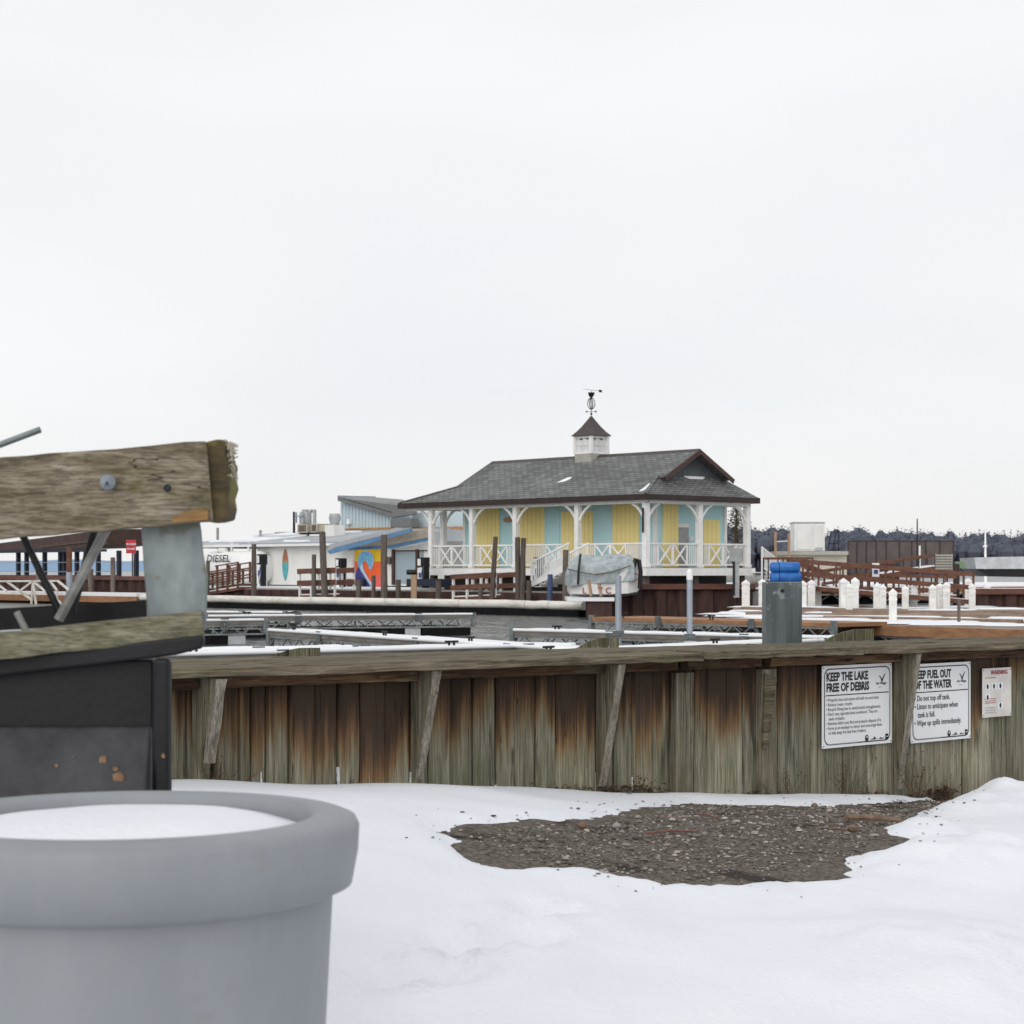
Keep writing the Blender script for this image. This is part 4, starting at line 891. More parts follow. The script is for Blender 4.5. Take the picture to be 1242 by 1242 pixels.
part('arrow', MB().bar(V(-.38, 8.74), V(.40, 8.66), .014).bar(V(0, 8.6), V(0, 8.72), .015), 'verdigris', vane); part('arrow_tail', MB().prism([V(.36, 8.60), V(.52, 8.58), V(.52, 8.70), V(.36, 8.72)], (0, .02, 0)), 'black', vane)
# small oval board hanging on the pavilion's blue wall
t_, r, z = QP(615.5, 630.5, 1.80); single('oval_board', MB(QT).prism([(t_ + .32 * math.cos(k * .35), 1.80, z + .13 * math.sin(k * .35)) for k in range(18)], (0, .03, 0)), 'pale_post', 'tan oval board hanging on the blue wall between two yellow shutters', 'board')
# pavilion stairs
st = thing('stairs', 'white wooden stairs leading up to the pavilion deck from the quay', 'stairs', Q(t_at(662, -1), -1.2, .66))
ta, tb2 = t_at(685, -2.7), t_at(647, -2.7)
part('landing', MB(QT).box((ta - 1.2, -2.7, DK - .12), (ta, -.29, DK - .02)), 'white_paint', st)
nst = 6
for k in range(nst):                               # runs down along the deck towards the left
    u = k / nst; tt = ta + (tb2 - ta) * u; z = DK - .08 - (DK - .72) * (k + 1) / (nst + .6)
    part('tread', MB(QT).box((tt, -2.65, z - .04), (tt + (tb2 - ta) / nst + .02, -1.5, z)), 'white_wall', st); part('riser', MB(QT).box((tt + .01, -2.64, z), (tt + .03, -1.51, z + .15)), 'white_paint', st)
for r in (-2.7, -1.48):
    a, b = (ta - .1, r, DK - .02), (tb2 + .2, r, .78)
    part('stringer', MB(QT).bar(a, b, .05, .24), 'white_paint', st)
    rl = part('stair_rail', MB(QT).bar((ta - .25, r, DK + 1.08), (tb2 + .1, r, .80 + 1.0), .08, .08).bar((ta - .25, r, DK + .2), (tb2 + .1, r, .80 + .12), .05, .06).bar((tb2 + .1, r, .7), (tb2 + .1, r, 1.84), .09, .09), 'white_paint', st)
    bl = MB(QT)
    for k in range(18):
        u = k / 17; tt = ta - .2 + (tb2 - ta + .25) * u; z0 = DK + .2 + (.92 - DK - .2) * u; bl.bar((tt, r, z0), (tt, r, z0 + .86), .035)
    part('balusters', bl, 'white_paint', rl)
# side steps at the pavilion's right end
st = thing('side_steps', 'short white railed steps at the right end of the pavilion', 'stairs', Q(-.6, 6.4, .66))
for k in range(4): part('tread', MB(QT).box((-.95, 6.9 + k * .32, 1.30 - k * .18), (-.1, 7.24 + k * .32, 1.35 - k * .18)), 'white_paint', st)
sr = part('stair_rail', MB(QT).bar((-1.0, 6.7, 2.5), (-1.0, 8.3, 1.65), .08).bar((-1.0, 6.7, 1.6), (-1.0, 8.3, .8), .07).bar((-1.0, 8.3, .6), (-1.0, 8.3, 1.7), .09).bar((-1.0, 6.75, .6), (-1.0, 6.75, 2.5), .09), 'white_paint', st)
bl = MB(QT)
for k in range(12): u = (k + .5) / 12; bl.bar((-1.0, 6.75 + 1.5 * u, 1.6 - .8 * u), (-1.0, 6.75 + 1.5 * u, 2.48 - .83 * u), .04)
part('balusters', bl, 'white_paint', sr)

# ------------------------------------------------------------------ sheet-pile quay walls
def sheet_wall(label, pts, zt, cap=True):
    t = thing('sheet_pile_wall', label, 'wall', Vector(pts[0]).xy.to_3d() + Vector((0, 0, WATER)))
    for a, b in zip(pts, pts[1:]):
        a, b = Vector((*a[:2], 0)), Vector((*b[:2], 0)); d = (b - a).normalized(); nrm = Vector((d.y, -d.x, 0)); nrm = nrm if nrm.y < 0 else -nrm
        n = max(1, int((b - a).length / 1.0)); st = (b - a).length / n
        mb0 = MB(); prof = [(0, 0), (.12, .18), (.5, .18), (.62, 0), (1, 0)]; front = []
        for k in range(n): front += [a + d * (k + u) * st + nrm * v for u, v in prof[:-1]]
        front.append(b); i = mb0.pts([p + Vector((0, 0, WATER - .5)) for p in front] + [p + Vector((0, 0, zt)) for p in front]); k = len(front)
        mb0.f = [(i + q, i + q + 1, i + k + q + 1, i + k + q) for q in range(k - 1)]
        part('sheet_piles', mb0, 'sheet_pile', t)
        if cap: part('cap_beam', MB().bar(a + nrm * .12 + Vector((0, 0, zt + .06)), b + nrm * .12 + Vector((0, 0, zt + .06)), .4, .22), 'cap_rust', t)
    return t
sheet_wall('long rusty sheet-pile quay wall below the sheds and pavilion stairs', [Q(-3.02, -3.02, 0), Q(36, -3.02, 0)], .42, cap=False)
sheet_wall('dark rusty sheet-pile quay wall below the covered pier', [Q(36.02, -2.75, 0), Q(75, -2.75, 0)], .92)
sheet_wall('brown sheet-pile quay wall with rusty cap beam right of the tarped boat', [PZ(733, 0, 81.5), PZ(905, 0, 83.5), PZ(912, 0, 95)], P(0, 712, 81.5).z - .05)
single('quay_apron', MB().prism([PZ(733, -2, 81.7), PZ(905, -2, 83.7), PZ(912, -2, 95.8), PZ(720, -2, 89)], (0, 0, 2.7)), 'concrete', kind='structure')
single('right_quay', MB().prism([PZ(1180, -2, 79), PZ(1420, -2, 78), PZ(1420, -2, 96), PZ(1180, -2, 96)], (0, 0, 2.0 + P(0, 715, 79).z)), 'roof_snow', kind='structure')
sheet_wall('rusty sheet-pile quay wall at the far right behind the white posts', [PZ(1182, 0, 78.8), PZ(1420, 0, 77.8)], P(0, 716, 79).z - .1)

# ------------------------------------------------------------------ long white float pipe
pd = thing('pipe_boom', 'long white plastic float pipe lying across the harbour in front of the sheds', 'float', Q(12, -5, WATER))
tA, tB = t_at(709, -5.2), t_at(172, -5.2)
cuts = [tA, t_at(668, -5.2), t_at(640, -5.2)] + [t_at(x, -5.2) for x in (560, 470, 380, 300, 235)] + [tB]
for a, b in zip(cuts, cuts[1:]):
    part('pipe', MB(QT).tube([(a + .02, -5.2, -.07), (a + (b - a) * .35, -5.2, -.065 + random.uniform(-.02, .02)), (a + (b - a) * .7, -5.2, -.07 + random.uniform(-.02, .02)), (b - .02, -5.2, -.07)], .19, 14), 'white_pipe', pd, smooth=50)
part('float', MB(QT).box((tA + .1, -5.45, WATER - .1), (tB - .1, -4.9, -.26)), 'float_black', pd)
part('snow_cover', MB(QT).box((tA + 1, -4.98, -.05), (tB - .1, -4.6, .07)), 'dock_snow', pd); part('walkway', MB(QT).box((tA + .3, -4.97, -.26), (tB - .1, -4.1, -.052)), 'dock_side', pd)
pd2 = thing('float_dock', 'brown-sided floating dock with snow beyond the trailer at far left', 'dock', Q(45, -5, WATER))
a, b = t_at(172, -5.2), t_at(-30, -5.2)
part('side_board', MB(QT).box((a + .3, -5.4, -.38), (b, -5.3, -.02)), 'dock_timber', pd2); part('float', MB(QT).box((a + .3, -5.3, WATER - .1), (b, -3.6, -.38)), 'float_black', pd2); part('snow_cover', MB(QT).box((a + .3, -5.38, -.02), (b, -3.6, .16)), 'dock_snow', pd2); part('deck', MB(QT).box((a + .3, -5.29, -.37), (b, -3.6, -.021)), 'dock_side', pd2)

# ------------------------------------------------------------------ truss docks
def dock(label, a, b, w, timber=False, snow=True, floats=True, deckh=.62, fl_from=0, truss_back=True, edge='dock_side'):
    """a,b: near-edge end points (pixel x, pixel y of the deck edge)"""
    zt = WATER + deckh; A, B = PW(*a, zt), PW(*b, zt); d = (B - A).normalized(); n = Vector((-d.y, d.x, 0)); n = n if n.y > 0 else -n; ln = (B - A).length
    t = thing('floating_dock', label, 'dock', Vector(((A.x + B.x) / 2, (A.y + B.y) / 2, WATER)), 0, 'floating docks in the marina')
    T = lambda p: A + d * p[0] + n * p[1] + Vector((0, 0, p[2] - zt + 0)); K = lambda u, v, z: (u, v, z)
    def mk(): return MB(lambda p: Vector((A.x, A.y, 0)) + d * p[0] + n * p[1] + Vector((0, 0, p[2])))
    part('deck', mk().box((0, .0, zt - .10), (ln, w, zt)), 'dock_timber' if timber else edge, t)
    if snow:
        mb = mk(); m = int(ln / .45) + 2; rows = [.03, w * .3, w * .65, w - .04]
        hh = lambda u, v: zt + .035 + .03 * noise.noise((u * 1.3 + A.x, v * 2 + A.y, 0))
        i = mb.pts([(.03 + (ln - .06) * k / m, v + (random.uniform(-.025, .03) if q in (0, 3) else 0), (zt + .015 if q in (0, 3) else hh(k, v))) for k in range(m + 1) for q, v in enumerate(rows)])
        for k in range(m):
            for q in range(3): p = i + k * 4 + q; mb.f.append((p, p + 4, p + 5, p + 1))
        for q in (0, 3):
            base = mb.pts([(.03 + (ln - .06) * k / m, rows[q], zt + .002) for k in range(m + 1)])
            for k in range(m): mb.f.append((base + k, base + k + 1, i + (k + 1) * 4 + q, i + k * 4 + q))
        part('snow_cover', mb, 'dock_snow', t, smooth=60)
        bumpers = mk().tube([(.05, .0, zt + .02), (ln - .05, .0, zt + .02)], .036, 8); part('edge_bumper', bumpers, 'dock_snow', t, smooth=60)
    for v in ((.04, w - .04) if truss_back else (.04,)):
        tm = mk(); zc0, zc1 = zt - .13, zt - .36; tm.bar((0, v, zc0), (ln, v, zc0), .05); tm.bar((0, v, zc1), (ln, v, zc1), .045); u = 0; k = 0
        while u < ln - .05:
            e = min(u + .32, ln); tm.bar((u, v, zc0 if k % 2 else zc1), (e, v, zc1 if k % 2 else zc0), .028); u = e; k += 1
        u = 0
        while u <= ln: tm.bar((u, v, zc1), (u, v, zc0), .04); u += 2.4
        part('truss', tm, 'truss_metal', t)
    if floats:
        u = .2
        while u < ln - .8:
            e = min(u + 2.6, ln - .1); part('float', mk().box((u, .03, WATER - .12), (e, w - .03, zt - .385)), 'float_black', t); part('float_end', mk().box((e + .02, .05, WATER - .05), (min(e + .5, ln), w - .1, zt - .39)), 'float_end', t) if e + .6 < ln else None
            u = e + .55
    u = 1.2
    while u < ln - .5:
        part('cleat', mk().bar((u - .13, .09, zt + .12), (u + .13, .09, zt + .12), .035).bar((u - .05, .09, zt), (u - .05, .09, zt + .11), .03).bar((u + .05, .09, zt), (u + .05, .09, zt + .11), .03), 'black', t)
        part('bracket_plate', mk().box((min(u + 1.4, ln - .3), -.03, zt - .2), (min(u + 1.62, ln - .08), -.003, zt + .06)), 'galvanised_dark', t); u += random.uniform(3.2, 4.8)
    for u in (0, ln):
        part('end_post', mk().box((u - .06, -.02, zt - .36), (u + .06, .12, zt + .06)), 'galvanised', t)
    return t
dock('short snowy truss dock right beside the trailer post', (150, 754.5), (322, 752.5), 1.6)
dock('long snowy truss dock on black floats across the middle of the basin', (250, 748), (575, 745.5), 1.5)
dock('white edged truss dock behind the short dock at left', (60, 741.5), (345, 743.5), 1.3)
dock('snowy truss finger dock slanting from centre left towards the wall', (325, 765), (760, 794), 1.2)
dock('nearest snowy dock just above the wall cap at left', (150, 797), (700, 783), 1.5)
dock('narrow snow dock behind the wall between trailer and centre', (120, 792), (430, 786), 1.1, floats=False)
dock('snowy truss dock starting at mid basin right of the open water', (621, 765), (1015, 775), 1.3)
dock('nearer snowy dock behind the two grey poles', (610, 797), (1000, 777.5), 1.3, floats=False)
dock('long brown timber edged dock on silver truss in front of the rusty quay wall', (716, 748.5), (1010, 756), 2.2, timber=True, snow=False)

# broad right-hand dock, timber-edged
zd = WATER + .5
fa, fb = PW(962, 756, zd), PW(1330, 769, zd)
t = thing('wide_dock', 'broad snow patched timber dock carrying the white posts at right', 'dock', Vector((25, 65, WATER)))
poly = [PW(880, 750.5, zd), PW(962, 754, zd), fb, PZ(1400, zd, 82), PZ(892, zd, 82)]
part('deck', MB().prism([p - Vector((0, 0, .12)) for p in poly], (0, 0, .12)), 'deck_board', t)
d = (fb - fa).normalized(); part('edge_beam', MB().bar(fa + Vector((0, -.06, -.10)), fb + Vector((0, -.06, -.10)), .1, .27), 'dock_timber', t)
tm = MB(); ln = (fb - fa).length; u = 0; k = 0
lo = Vector((0, 0, -.27)); l2 = Vector((0, 0, -.50)); tm.bar(fa + lo, fb + lo, .05); tm.bar(fa + l2, fb + l2, .05)
while u < ln - .4: tm.bar(fa + d * u + (lo if k % 2 else l2), fa + d * (u + .4) + (l2 if k % 2 else lo), .035); u += .4; k += 1
part('truss', tm, 'truss_metal', t)
for u in range(0, int(ln), 4): p = fa + d * (u + .5); part('float', MB().box((p.x, p.y + .2, WATER - .1), (p.x + 2.6, p.y + 2.2, zd - .15)), 'float_black', t)
random.seed(21)
for k in range(95):                                  # broken snow cover
    y = random.uniform(736.5, 760); px = random.uniform(885, 1260); c = PW(px, y, zd); 
    if (c - fa).dot(Vector((-d.y, d.x, 0))) < .6: continue
    a, b = random.uniform(.4, 2.0), random.uniform(.25, .9); n = 14
    mb = MB(); ring = [c + Vector((a * math.cos(6.283 * q / n) * random.uniform(.7, 1.15), b * math.sin(6.283 * q / n) * random.uniform(.7, 1.15), .006 + .0002 * k)) for q in range(n)]
    ctr = mb.pts([c + Vector((0, 0, .06))]); i = mb.pts(ring); j = mb.pts([c + (p - c) * .8 + Vector((0, 0, .04)) for p in ring])
    for q in range(n): mb.f += [(i + q, i + (q + 1) % n, j + (q + 1) % n, j + q), (j + q, j + (q + 1) % n, ctr)]
    part('snow_patch', mb, 'dock_snow', t, smooth=70)
for y0, px0, px1 in ((747, 905, 1240), (742.5, 940, 1250), (751, 1000, 1150), (739.5, 900, 1100), (745, 1010, 1250), (753, 1060, 1240)):   # raised finger edges on the deck
    a, b = PW(px0, y0, zd), PW(px1, y0 + 3, zd); part('rub_rail', MB().bar(a + Vector((0, 0, .05)), b + Vector((0, 0, .05)), .16, .12), 'deck_board', t)

# white capped posts
def white_post(px, yt, yb, w, label):
    Y = (H - zd) * FPX / (yb - 692); zt = P(px, yt, Y).z - zd; hw = w / 2 / FPX * Y; c = PZ(px, zd, Y)
    t = thing('dock_post', label, 'post', c, random.uniform(-.2, .2), 'white capped posts on the right dock')
    m = ROOT[t.name]; T = lambda p: m @ Vector(p)
    part('shaft', MB(T).hexa([(-hw, -hw, 0), (hw, -hw, 0), (hw, hw, 0), (-hw, hw, 0), (-hw * .97, -hw * .97, zt - .16), (hw * .97, -hw * .97, zt - .16), (hw * .97, hw * .97, zt - .16), (-hw * .97, hw * .97, zt - .16)]), 'post_white', t, bevel=.02)
    cp = MB(T); q = hw * 1.07; cp.hexa([(-q, -q, zt - .16), (q, -q, zt - .16), (q, q, zt - .16), (-q, q, zt - .16), (-q, -q, zt - .09), (q, -q, zt - .09), (q, q, zt - .09), (-q, q, zt - .09)])
    i = cp.pts([(-q, -q, zt - .088), (q, -q, zt - .088), (q, q, zt - .088), (-q, q, zt - .088), (0, 0, zt + .03)]); cp.f += [(i, i + 1, i + 4), (i + 1, i + 2, i + 4), (i + 2, i + 3, i + 4), (i + 3, i, i + 4)]
    part('cap', cp, 'white_paint', t)
    part('hanger', MB(T).box((-.05, -hw - .03, zt * .55), (.05, -hw * .985, zt * .62)), 'white_wall', t); part('wrap', MB(T).box((-hw * 1.04, -hw * 1.04, zt * .66), (hw * 1.04, hw * 1.04, zt * .74)), 'post_white', t)
M('post_white', (.80, .80, .79), (.66, .65, .62), rough=.6, scale=3, rnd=.03, spots=((.50, .36, .16), 2.6, .70))
PO = [(904.6, 704, 739, 9.5), (924.5, 703, 736, 9), (974, 705, 737, 9), (984, 704, 736, 9), (991, 703, 735.5, 9), (1023, 702, 740, 9), (1030, 708, 743, 8), (1037, 701, 739, 9), (1063, 708, 738, 7.5), (1070.5, 709.5, 740, 8), (1083, 714.7, 755, 9.5), (1098, 711, 740.5, 8), (1108, 708, 737, 7.5),
      (1131, 709.5, 740.5, 8), (1140, 708, 739, 8), (1148, 706.5, 739.5, 8.5), (1174, 702, 736, 9), (1179, 708, 739, 8), (1197, 708, 734.5, 7)]
for k, p in enumerate(PO):
    lb = 'shorter white capped post standing nearest on the front of the right dock' if k == 10 else f'white capped dock post, {ORD[k]} from the left on the right-hand dock'
    white_post(*p, lb)
# plain stake on that dock
single('wooden_stake', MB().bar(PW(1163, 756, zd), P(1163, 727, 54.4), .09), 'pile_wood', 'thin grey wooden stake standing on the right dock among white posts', 'stake')

# grey mooring poles
def pole(label, px, yt, yb, w, Y, capped):
    t = thing('mooring_pole', label, 'pole', PZ(px, WATER - 1, Y)); r = w / 2 / FPX * Y; zt = P(px, yt, Y).z
    part('shaft', MB().tube([PZ(px, WATER - 1, Y), PZ(px, zt, Y)], r, 14), 'pole_metal', t, smooth=40)
    if capped: part('cap', MB().lathe([(r * 1.12, 0), (r * 1.12, .12), (r * .9, .17), (r * .4, .2), (.01, .205)], PZ(px, zt - .08, Y), 14), 'white_paint', t, smooth=50)
    c = PZ(px, P(px, yb - 4, Y).z, Y); part('pile_guide', MB().box((c.x - r * 1.8, c.y - r * 1.8, c.z - .05), (c.x + r * 1.8, c.y + r * 1.8, c.z + .05)), 'galvanised_dark', t)
pole('thin grey mooring pole with square top left of the taller capped one', 750, 698, 772, 7.5, 39, False)
pole('thin grey mooring pole with white cap in front of the rusty quay wall', 836.5, 698, 776, 7, 37, True)
c = P(837.5, 780.5, 36.5); t = thing('slip_sign', 'small white slip number plate at the foot of the capped pole', 'sign', c)
part('plate', MB().box((c.x - .11, c.y, c.z - .045), (c.x + .11, c.y + .01, c.z + .045)), 'sign_tan', t); lettering('lettering', '100', .085, c + Vector((-.085, -.003, -.03)), (1, 0, 0), 'dark_print', t, xs=1.1)

# ------------------------------------------------------------------ timber piles along the quay
def tpile(px, yt, w, label, top=None, mat='pile_wood', r=-3.7, name='timber_pile'):
    tt = t_at(px, r); b = Q(tt, r, WATER - 1); tx = top if top is not None else px; Y = b.y; zt = P(0, yt, Y).z; rad = w / 2 / FPX * Y
    a = PZ(tx, zt, Y); u = [b.lerp(a, k / 5) for k in range(6)]
    return single(name, MB().tube([q + Vector((random.uniform(-.015, .015), 0, 0)) for q in u], [rad * (1.12 - .16 * k / 5) for k in range(6)], 10), mat, label, 'pile', smooth=50, group='timber piles along the quay')
for a in ((308, 660, 6, 'tall brown timber pile between the diesel tank and white shed'), (381, 672.5, 5.5, 'medium grey timber pile just left of the tall pile beside the brown footbridge'), (395, 645.5, 8, 'tall thick timber pile rising above the brown footbridge', 391),
          (466, 648.5, 8, 'tall grey timber pile at the right edge of the wave mural'), (435, 703, 6.5, 'short stubby pile before the blue part of the mural'), (453, 698, 5, 'short slim pile before the middle of the mural'), (483, 703, 6.5, 'short stubby pile in front of the grey shutter door'), (532, 704, 7, 'short stubby pile below the left end of the pavilion deck'),
          (594, 651, 6, 'tall pile leaning right in front of the pavilion railing', 601), (629.5, 651.5, 6.5, 'left pile of the splayed pair before the pavilion', 627.5), (632.5, 652.5, 6.5, 'right pile of the splayed pair before the pavilion', 635), (641.5, 704, 6.5, 'short pile at the foot of the pavilion stairs'),
          (686, 667, 7, 'tall pile directly left of the tarped boat'), (698, 709, 8, 'short wide pile in front of the tarped boat'), (583, 712, 6, 'short dark pile under the second brown footbridge'),
          (137, 676, 6, 'dark brown pile in front of the covered pier, right one'), (46, 690, 6, 'short pile below the covered pier at far left'), (252, 680, 5, 'dark pile beside the diesel tank'), (110, 690, 7, 'pale stubby pile before the covered pier')): tpile(*a)
tpile(667, 696.5, 6.5, 'dark blue painted pile at the pavilion stairs', mat='blue_pile')
t = thing('pile_post', 'brown timber pile on a grey steel sleeve in front of the covered pier', 'pile', Q(t_at(84, -5.8), -5.8, WATER - 1)); tt = t_at(84, -5.8); Yq = Q(tt, -5.8, 0).y
part('sleeve', MB().tube([PZ(84, WATER - 1, Yq), PZ(84, P(0, 694, Yq).z, Yq)], 4 / FPX * Yq, 12), 'pole_metal', t, smooth=40); part('timber', MB().tube([PZ(84, P(0, 694, Yq).z, Yq), PZ(84, P(0, 663, Yq).z, Yq)], 3.6 / FPX * Yq, 10), 'stain_brown', t, smooth=40)
t = thing('fender_post', 'pale wooden post topped by a black rubber fender block', 'post', Q(t_at(502, -3.9), -3.9, WATER - 1)); tt = t_at(502, -3.9); Yq = Q(tt, -3.9, 0).y
part('post', MB().bar(PZ(502, WATER - 1, Yq), PZ(502, P(0, 697, Yq).z, Yq), .27), 'pale_post', t); c = P(499, 694, Yq); part('block', MB().tube([P(493, 694, Yq), P(494, 694, Yq), P(504, 694, Yq), P(505.5, 694, Yq)], [.1, .13, .13, .1], 10), 'black', t, smooth=40)

# ------------------------------------------------------------------ brown footbridges (gangways)
def gangway(label, p0, p1, wdt, rails, hh, mat='stain_brown', posts=5, r0=-3.4, post_mat='white_wall', deck=True, thick=.16, rail_h=.2):
    """p0,p1 pixel ends of the deck's near edge on plane r0"""
    a, b = Vector(QP(*p0, r0)), Vector(QP(*p1, r0)); t = thing('footbridge', label, 'footbridge', Q(*((a + b) / 2)))
    if deck: part('deck', MB(QT).hexa([a + Vector((0, 0, -thick)), b + Vector((0, 0, -thick)), b + Vector((0, wdt, -thick)), a + Vector((0, wdt, -thick)), a, b, b + Vector((0, wdt, 0)), a + Vector((0, wdt, 0))]), mat, t); part('snow_cover', MB(QT).hexa([a + Vector((0, .05, .004)), b + Vector((0, .05, .004)), b + Vector((0, wdt - .05, .004)), a + Vector((0, wdt - .05, .004)), a + Vector((0, .05, .06)), b + Vector((0, .05, .06)), b + Vector((0, wdt - .05, .06)), a + Vector((0, wdt - .05, .06))]), 'dock_snow', t)
    for side in (0, wdt):
        o = Vector((0, side, 0))
        for k in range(posts):
            q = a.lerp(b, (k + .12) / (posts - 1 + .24)) + o; part('baluster_post', MB(QT).bar(q + Vector((0, 0, -.1)), q + Vector((0, 0, hh)), .10), post_mat, t)
        for z in rails: part('rail_board', MB(QT).bar(a + o + Vector((0, -.07, z)), b + o + Vector((0, -.07, z)), .05, rail_h), mat, t)
    return t
gangway('brown railed footbridge before the white fuel shed with the surfboard', (362, 722), (408, 721), 1.2, (.62, 1.22), 1.3, posts=4, rail_h=.26)
gangway('brown railed footbridge under the pavilion deck', (548, 724.5), (603, 722), 1.2, (.45, .95), 1.05, posts=4, rail_h=.22)
gangway('thin railed red-brown gangway sloping up beside the diesel tank', (226, 722), (290, 712), 1.0, (.95, .55, 1.05), 1.1, posts=6, post_mat='stain_brown', rail_h=.07)
gangway('red-brown stepped platform before the diesel tank', (262, 712), (290, 708), .8, (1.15, .5), 1.2, posts=3, post_mat='stain_brown', rail_h=.07, r0=-2.4)
# cream truss gangway at far left
t = thing('truss_gangway', 'cream truss gangway with crossed bracing at the far left', 'footbridge', Q(t_at(40, -6.6), -6.6, WATER))
pp = lambda x, y: QP(x, y, -6.6)
tg = MB(QT)
for a, b in (((-30, 705), (70, 704.5)), ((-30, 719.5), (62, 719.5)), ((40, 705), (24, 717)), ((40, 705), (44, 735)), ((40, 705), (38, 735)), ((40, 705), (56, 718)), ((24, 717), (38, 727)), ((61, 705), (69, 716)), ((69, 716), (69, 735)), ((70, 704.5), (84, 716)), ((8, 717), (-8, 705)), ((24, 717), (8, 705)), ((62, 722), (78, 735))): tg.bar(pp(*a), pp(*b), .09, .11)
part('truss', tg, 'white_pipe', t)

# ------------------------------------------------------------------ covered pier, far left
t = thing('boat_shelter', 'brown roofed open boat shelter on dark posts at the far left', 'shelter', Q(50, 4, 1.0))
rA, rB = 1.5, 9.
z0, z1 = z_at(666, t_at(60, rA), rA), z_at(645, t_at(160, rA), rA)
ta, tb2 = t_at(130, rA), t_at(-60, rA)
part('roof', MB(QT).prism([(ta, rA, z1 + .25), (ta, rA, z1 - .75), (t_at(100, rA), rA, z1 - .95), (tb2, rA, z0 - .1), (tb2, rA, z0 + .1), (t_at(85, rA), rA, z1 - .05)], (0, 3.2, 0)), 'rake_brown', t)
part('roof_trim', MB(QT).bar((ta, rA - .06, z1 - .45), (t_at(50, rA), rA - .06, z0 + .15), .05, .10), 'pile_wood', t)
part('beam', MB(QT).box((ta, rA - .12, z0 - .22), (tb2, rA - .02, z0 - .06)), 'navy', t)
for px in (22, 32, 54, 73, 78, 93, 104, 119, 144, 165): tt = t_at(px, 2.); part('post', MB(QT).box((tt - .12, 1.9, 1.0), (tt + .12, 2.14, z0 - .15)), 'navy', t)
for z in (1.35, 1.95): part('rail', MB(QT).bar((ta, 1.8, z), (tb2, 1.8, z), .04), 'pole_metal', t)
part('floor_edge', MB(QT).box((ta, -2.0, 1.005), (tb2, 2.4, 1.12)), 'navy', t)
tt, r, z = QP(159, 663, 1.2); t = thing('warning_sign', 'small red and white no-wake sign on a post by the boat shelter', 'sign', Q(tt, 1.3, 1.0))
part('post', MB(QT).bar((tt, 1.3, 1.0), (tt, 1.3, z + .3), .07), 'pile_wood', t); hw = 6 / FPX * Q(tt, 1.2, 0).y
nrm = Vector((0, -1, 0)); c = Q(tt, 1.2, z); part('panel', MB().box((c.x - hw, c.y - .02, c.z - .42), (c.x + hw, c.y, c.z + .42)), 'red_sign', t)
for dz, tx, s in ((.10, 'NO WAKE', .155), (-.18, 'IDLE SPEED', .115)): lettering('lettering', tx, s, c + Vector((0, -.026, dz)), (1, 0, 0), 'sign_white', t, align='CENTER', bold=.004, xs=.85)

# ------------------------------------------------------------------ diesel tank
rT = 1.5; t0, t1 = t_at(306, rT), t_at(238, rT); zc = (z_at(668, t0, rT) + z_at(709, t0, rT)) / 2; rad = (z_at(668, t0, rT) - z_at(709, t0, rT)) / 2
t = thing('diesel_tank', 'white horizontal tank lettered DIESEL beside the white shed', 'tank', Q((t0 + t1) / 2, rT + rad, .66))
part('shell', MB(QT).tube([(t0 + .02, rT + rad, zc), (t0 + .12, rT + rad, zc), (t0 + .45, rT + rad, zc), (t1 - .45, rT + rad, zc), (t1 - .1, rT + rad, zc), (t1, rT + rad, zc)], [rad * .45, rad * .75, rad, rad, rad * .75, rad * .45], 28), 'tank_white', t, smooth=40)
tt, r, z = QP(250.5, 681.5, rT); lettering('lettering', 'DIESEL', .58, Q(tt, rT - .015, z), -DL, 'dark_print', t, xs=1.42, bold=.008, lean=.25, up=(0, 0, 1))
for k in (.25, .75): part('saddle', MB(QT).box((t0 + (t1 - t0) * k - .15, rT + .3, .62), (t0 + (t1 - t0) * k + .15, rT + 2 * rad - .3, zc - rad * .8)), 'white_wall', t)
for k in (.3, .6): part('vent_pipe', MB(QT).bar((t0 + (t1 - t0) * k, rT + rad, zc + rad), (t0 + (t1 - t0) * k, rT + rad, zc + rad + .5), .12), 'white_paint', t)
part('manhole', MB(QT).lathe([(.4, 0), (.4, .16), (.3, .22)], (t0 + (t1 - t0) * .75, rT + rad, zc + rad - .03), 12), 'white_wall', t)

# ------------------------------------------------------------------ white fuel shed with surfboard
rS = 3.0
x0, x1 = t_at(428, rS), t_at(312, rS)
t = thing('fuel_shed', 'long low white shed with pale grey roof behind the diesel tank', 'shed', Q((x0 + x1) / 2, rS, .66))
zt = z_at(662.5, (x0 + x1) / 2, rS)
part('wall', MB(QT).box((x0, rS, .6), (x1, rS + 8, zt)), 'white_wall', t)
for k in range(1, 9): u = x0 + (x1 - x0) * k / 9; part('panel_seam', MB(QT).box((u - .015, rS - .012, .7), (u + .015, rS - .002, zt - .1)), 'white_paint', t)
zr2 = z_at(645, t_at(395, rS + 6), rS + 6)
part('roof', MB(QT).prism([(x0 - .3, rS - .5, zt), (x0 - .3, rS - .5, zt + .15), (x0 - .3, rS + 7, zr2), (x0 - .3, rS + 9, zr2 - .1), (x0 - .3, rS + 9, zt)], (x1 - x0 + 9, 0, 0)), 'grey_roof', t)
part('gutter', MB(QT).box((x0 - .3, rS - .62, zt + .0), (x1 + 8.7, rS - .51, zt + .15)), 'white_paint', t); part('drip_edge', MB(QT).box((x0 - .3, rS - .63, zt + .151), (x1 + 1, rS - .50, zt + .20)), 'pole_metal', t)
slope = lambda r: zt + .15 + (zr2 - zt - .15) * (r - rS + .5) / 7.5
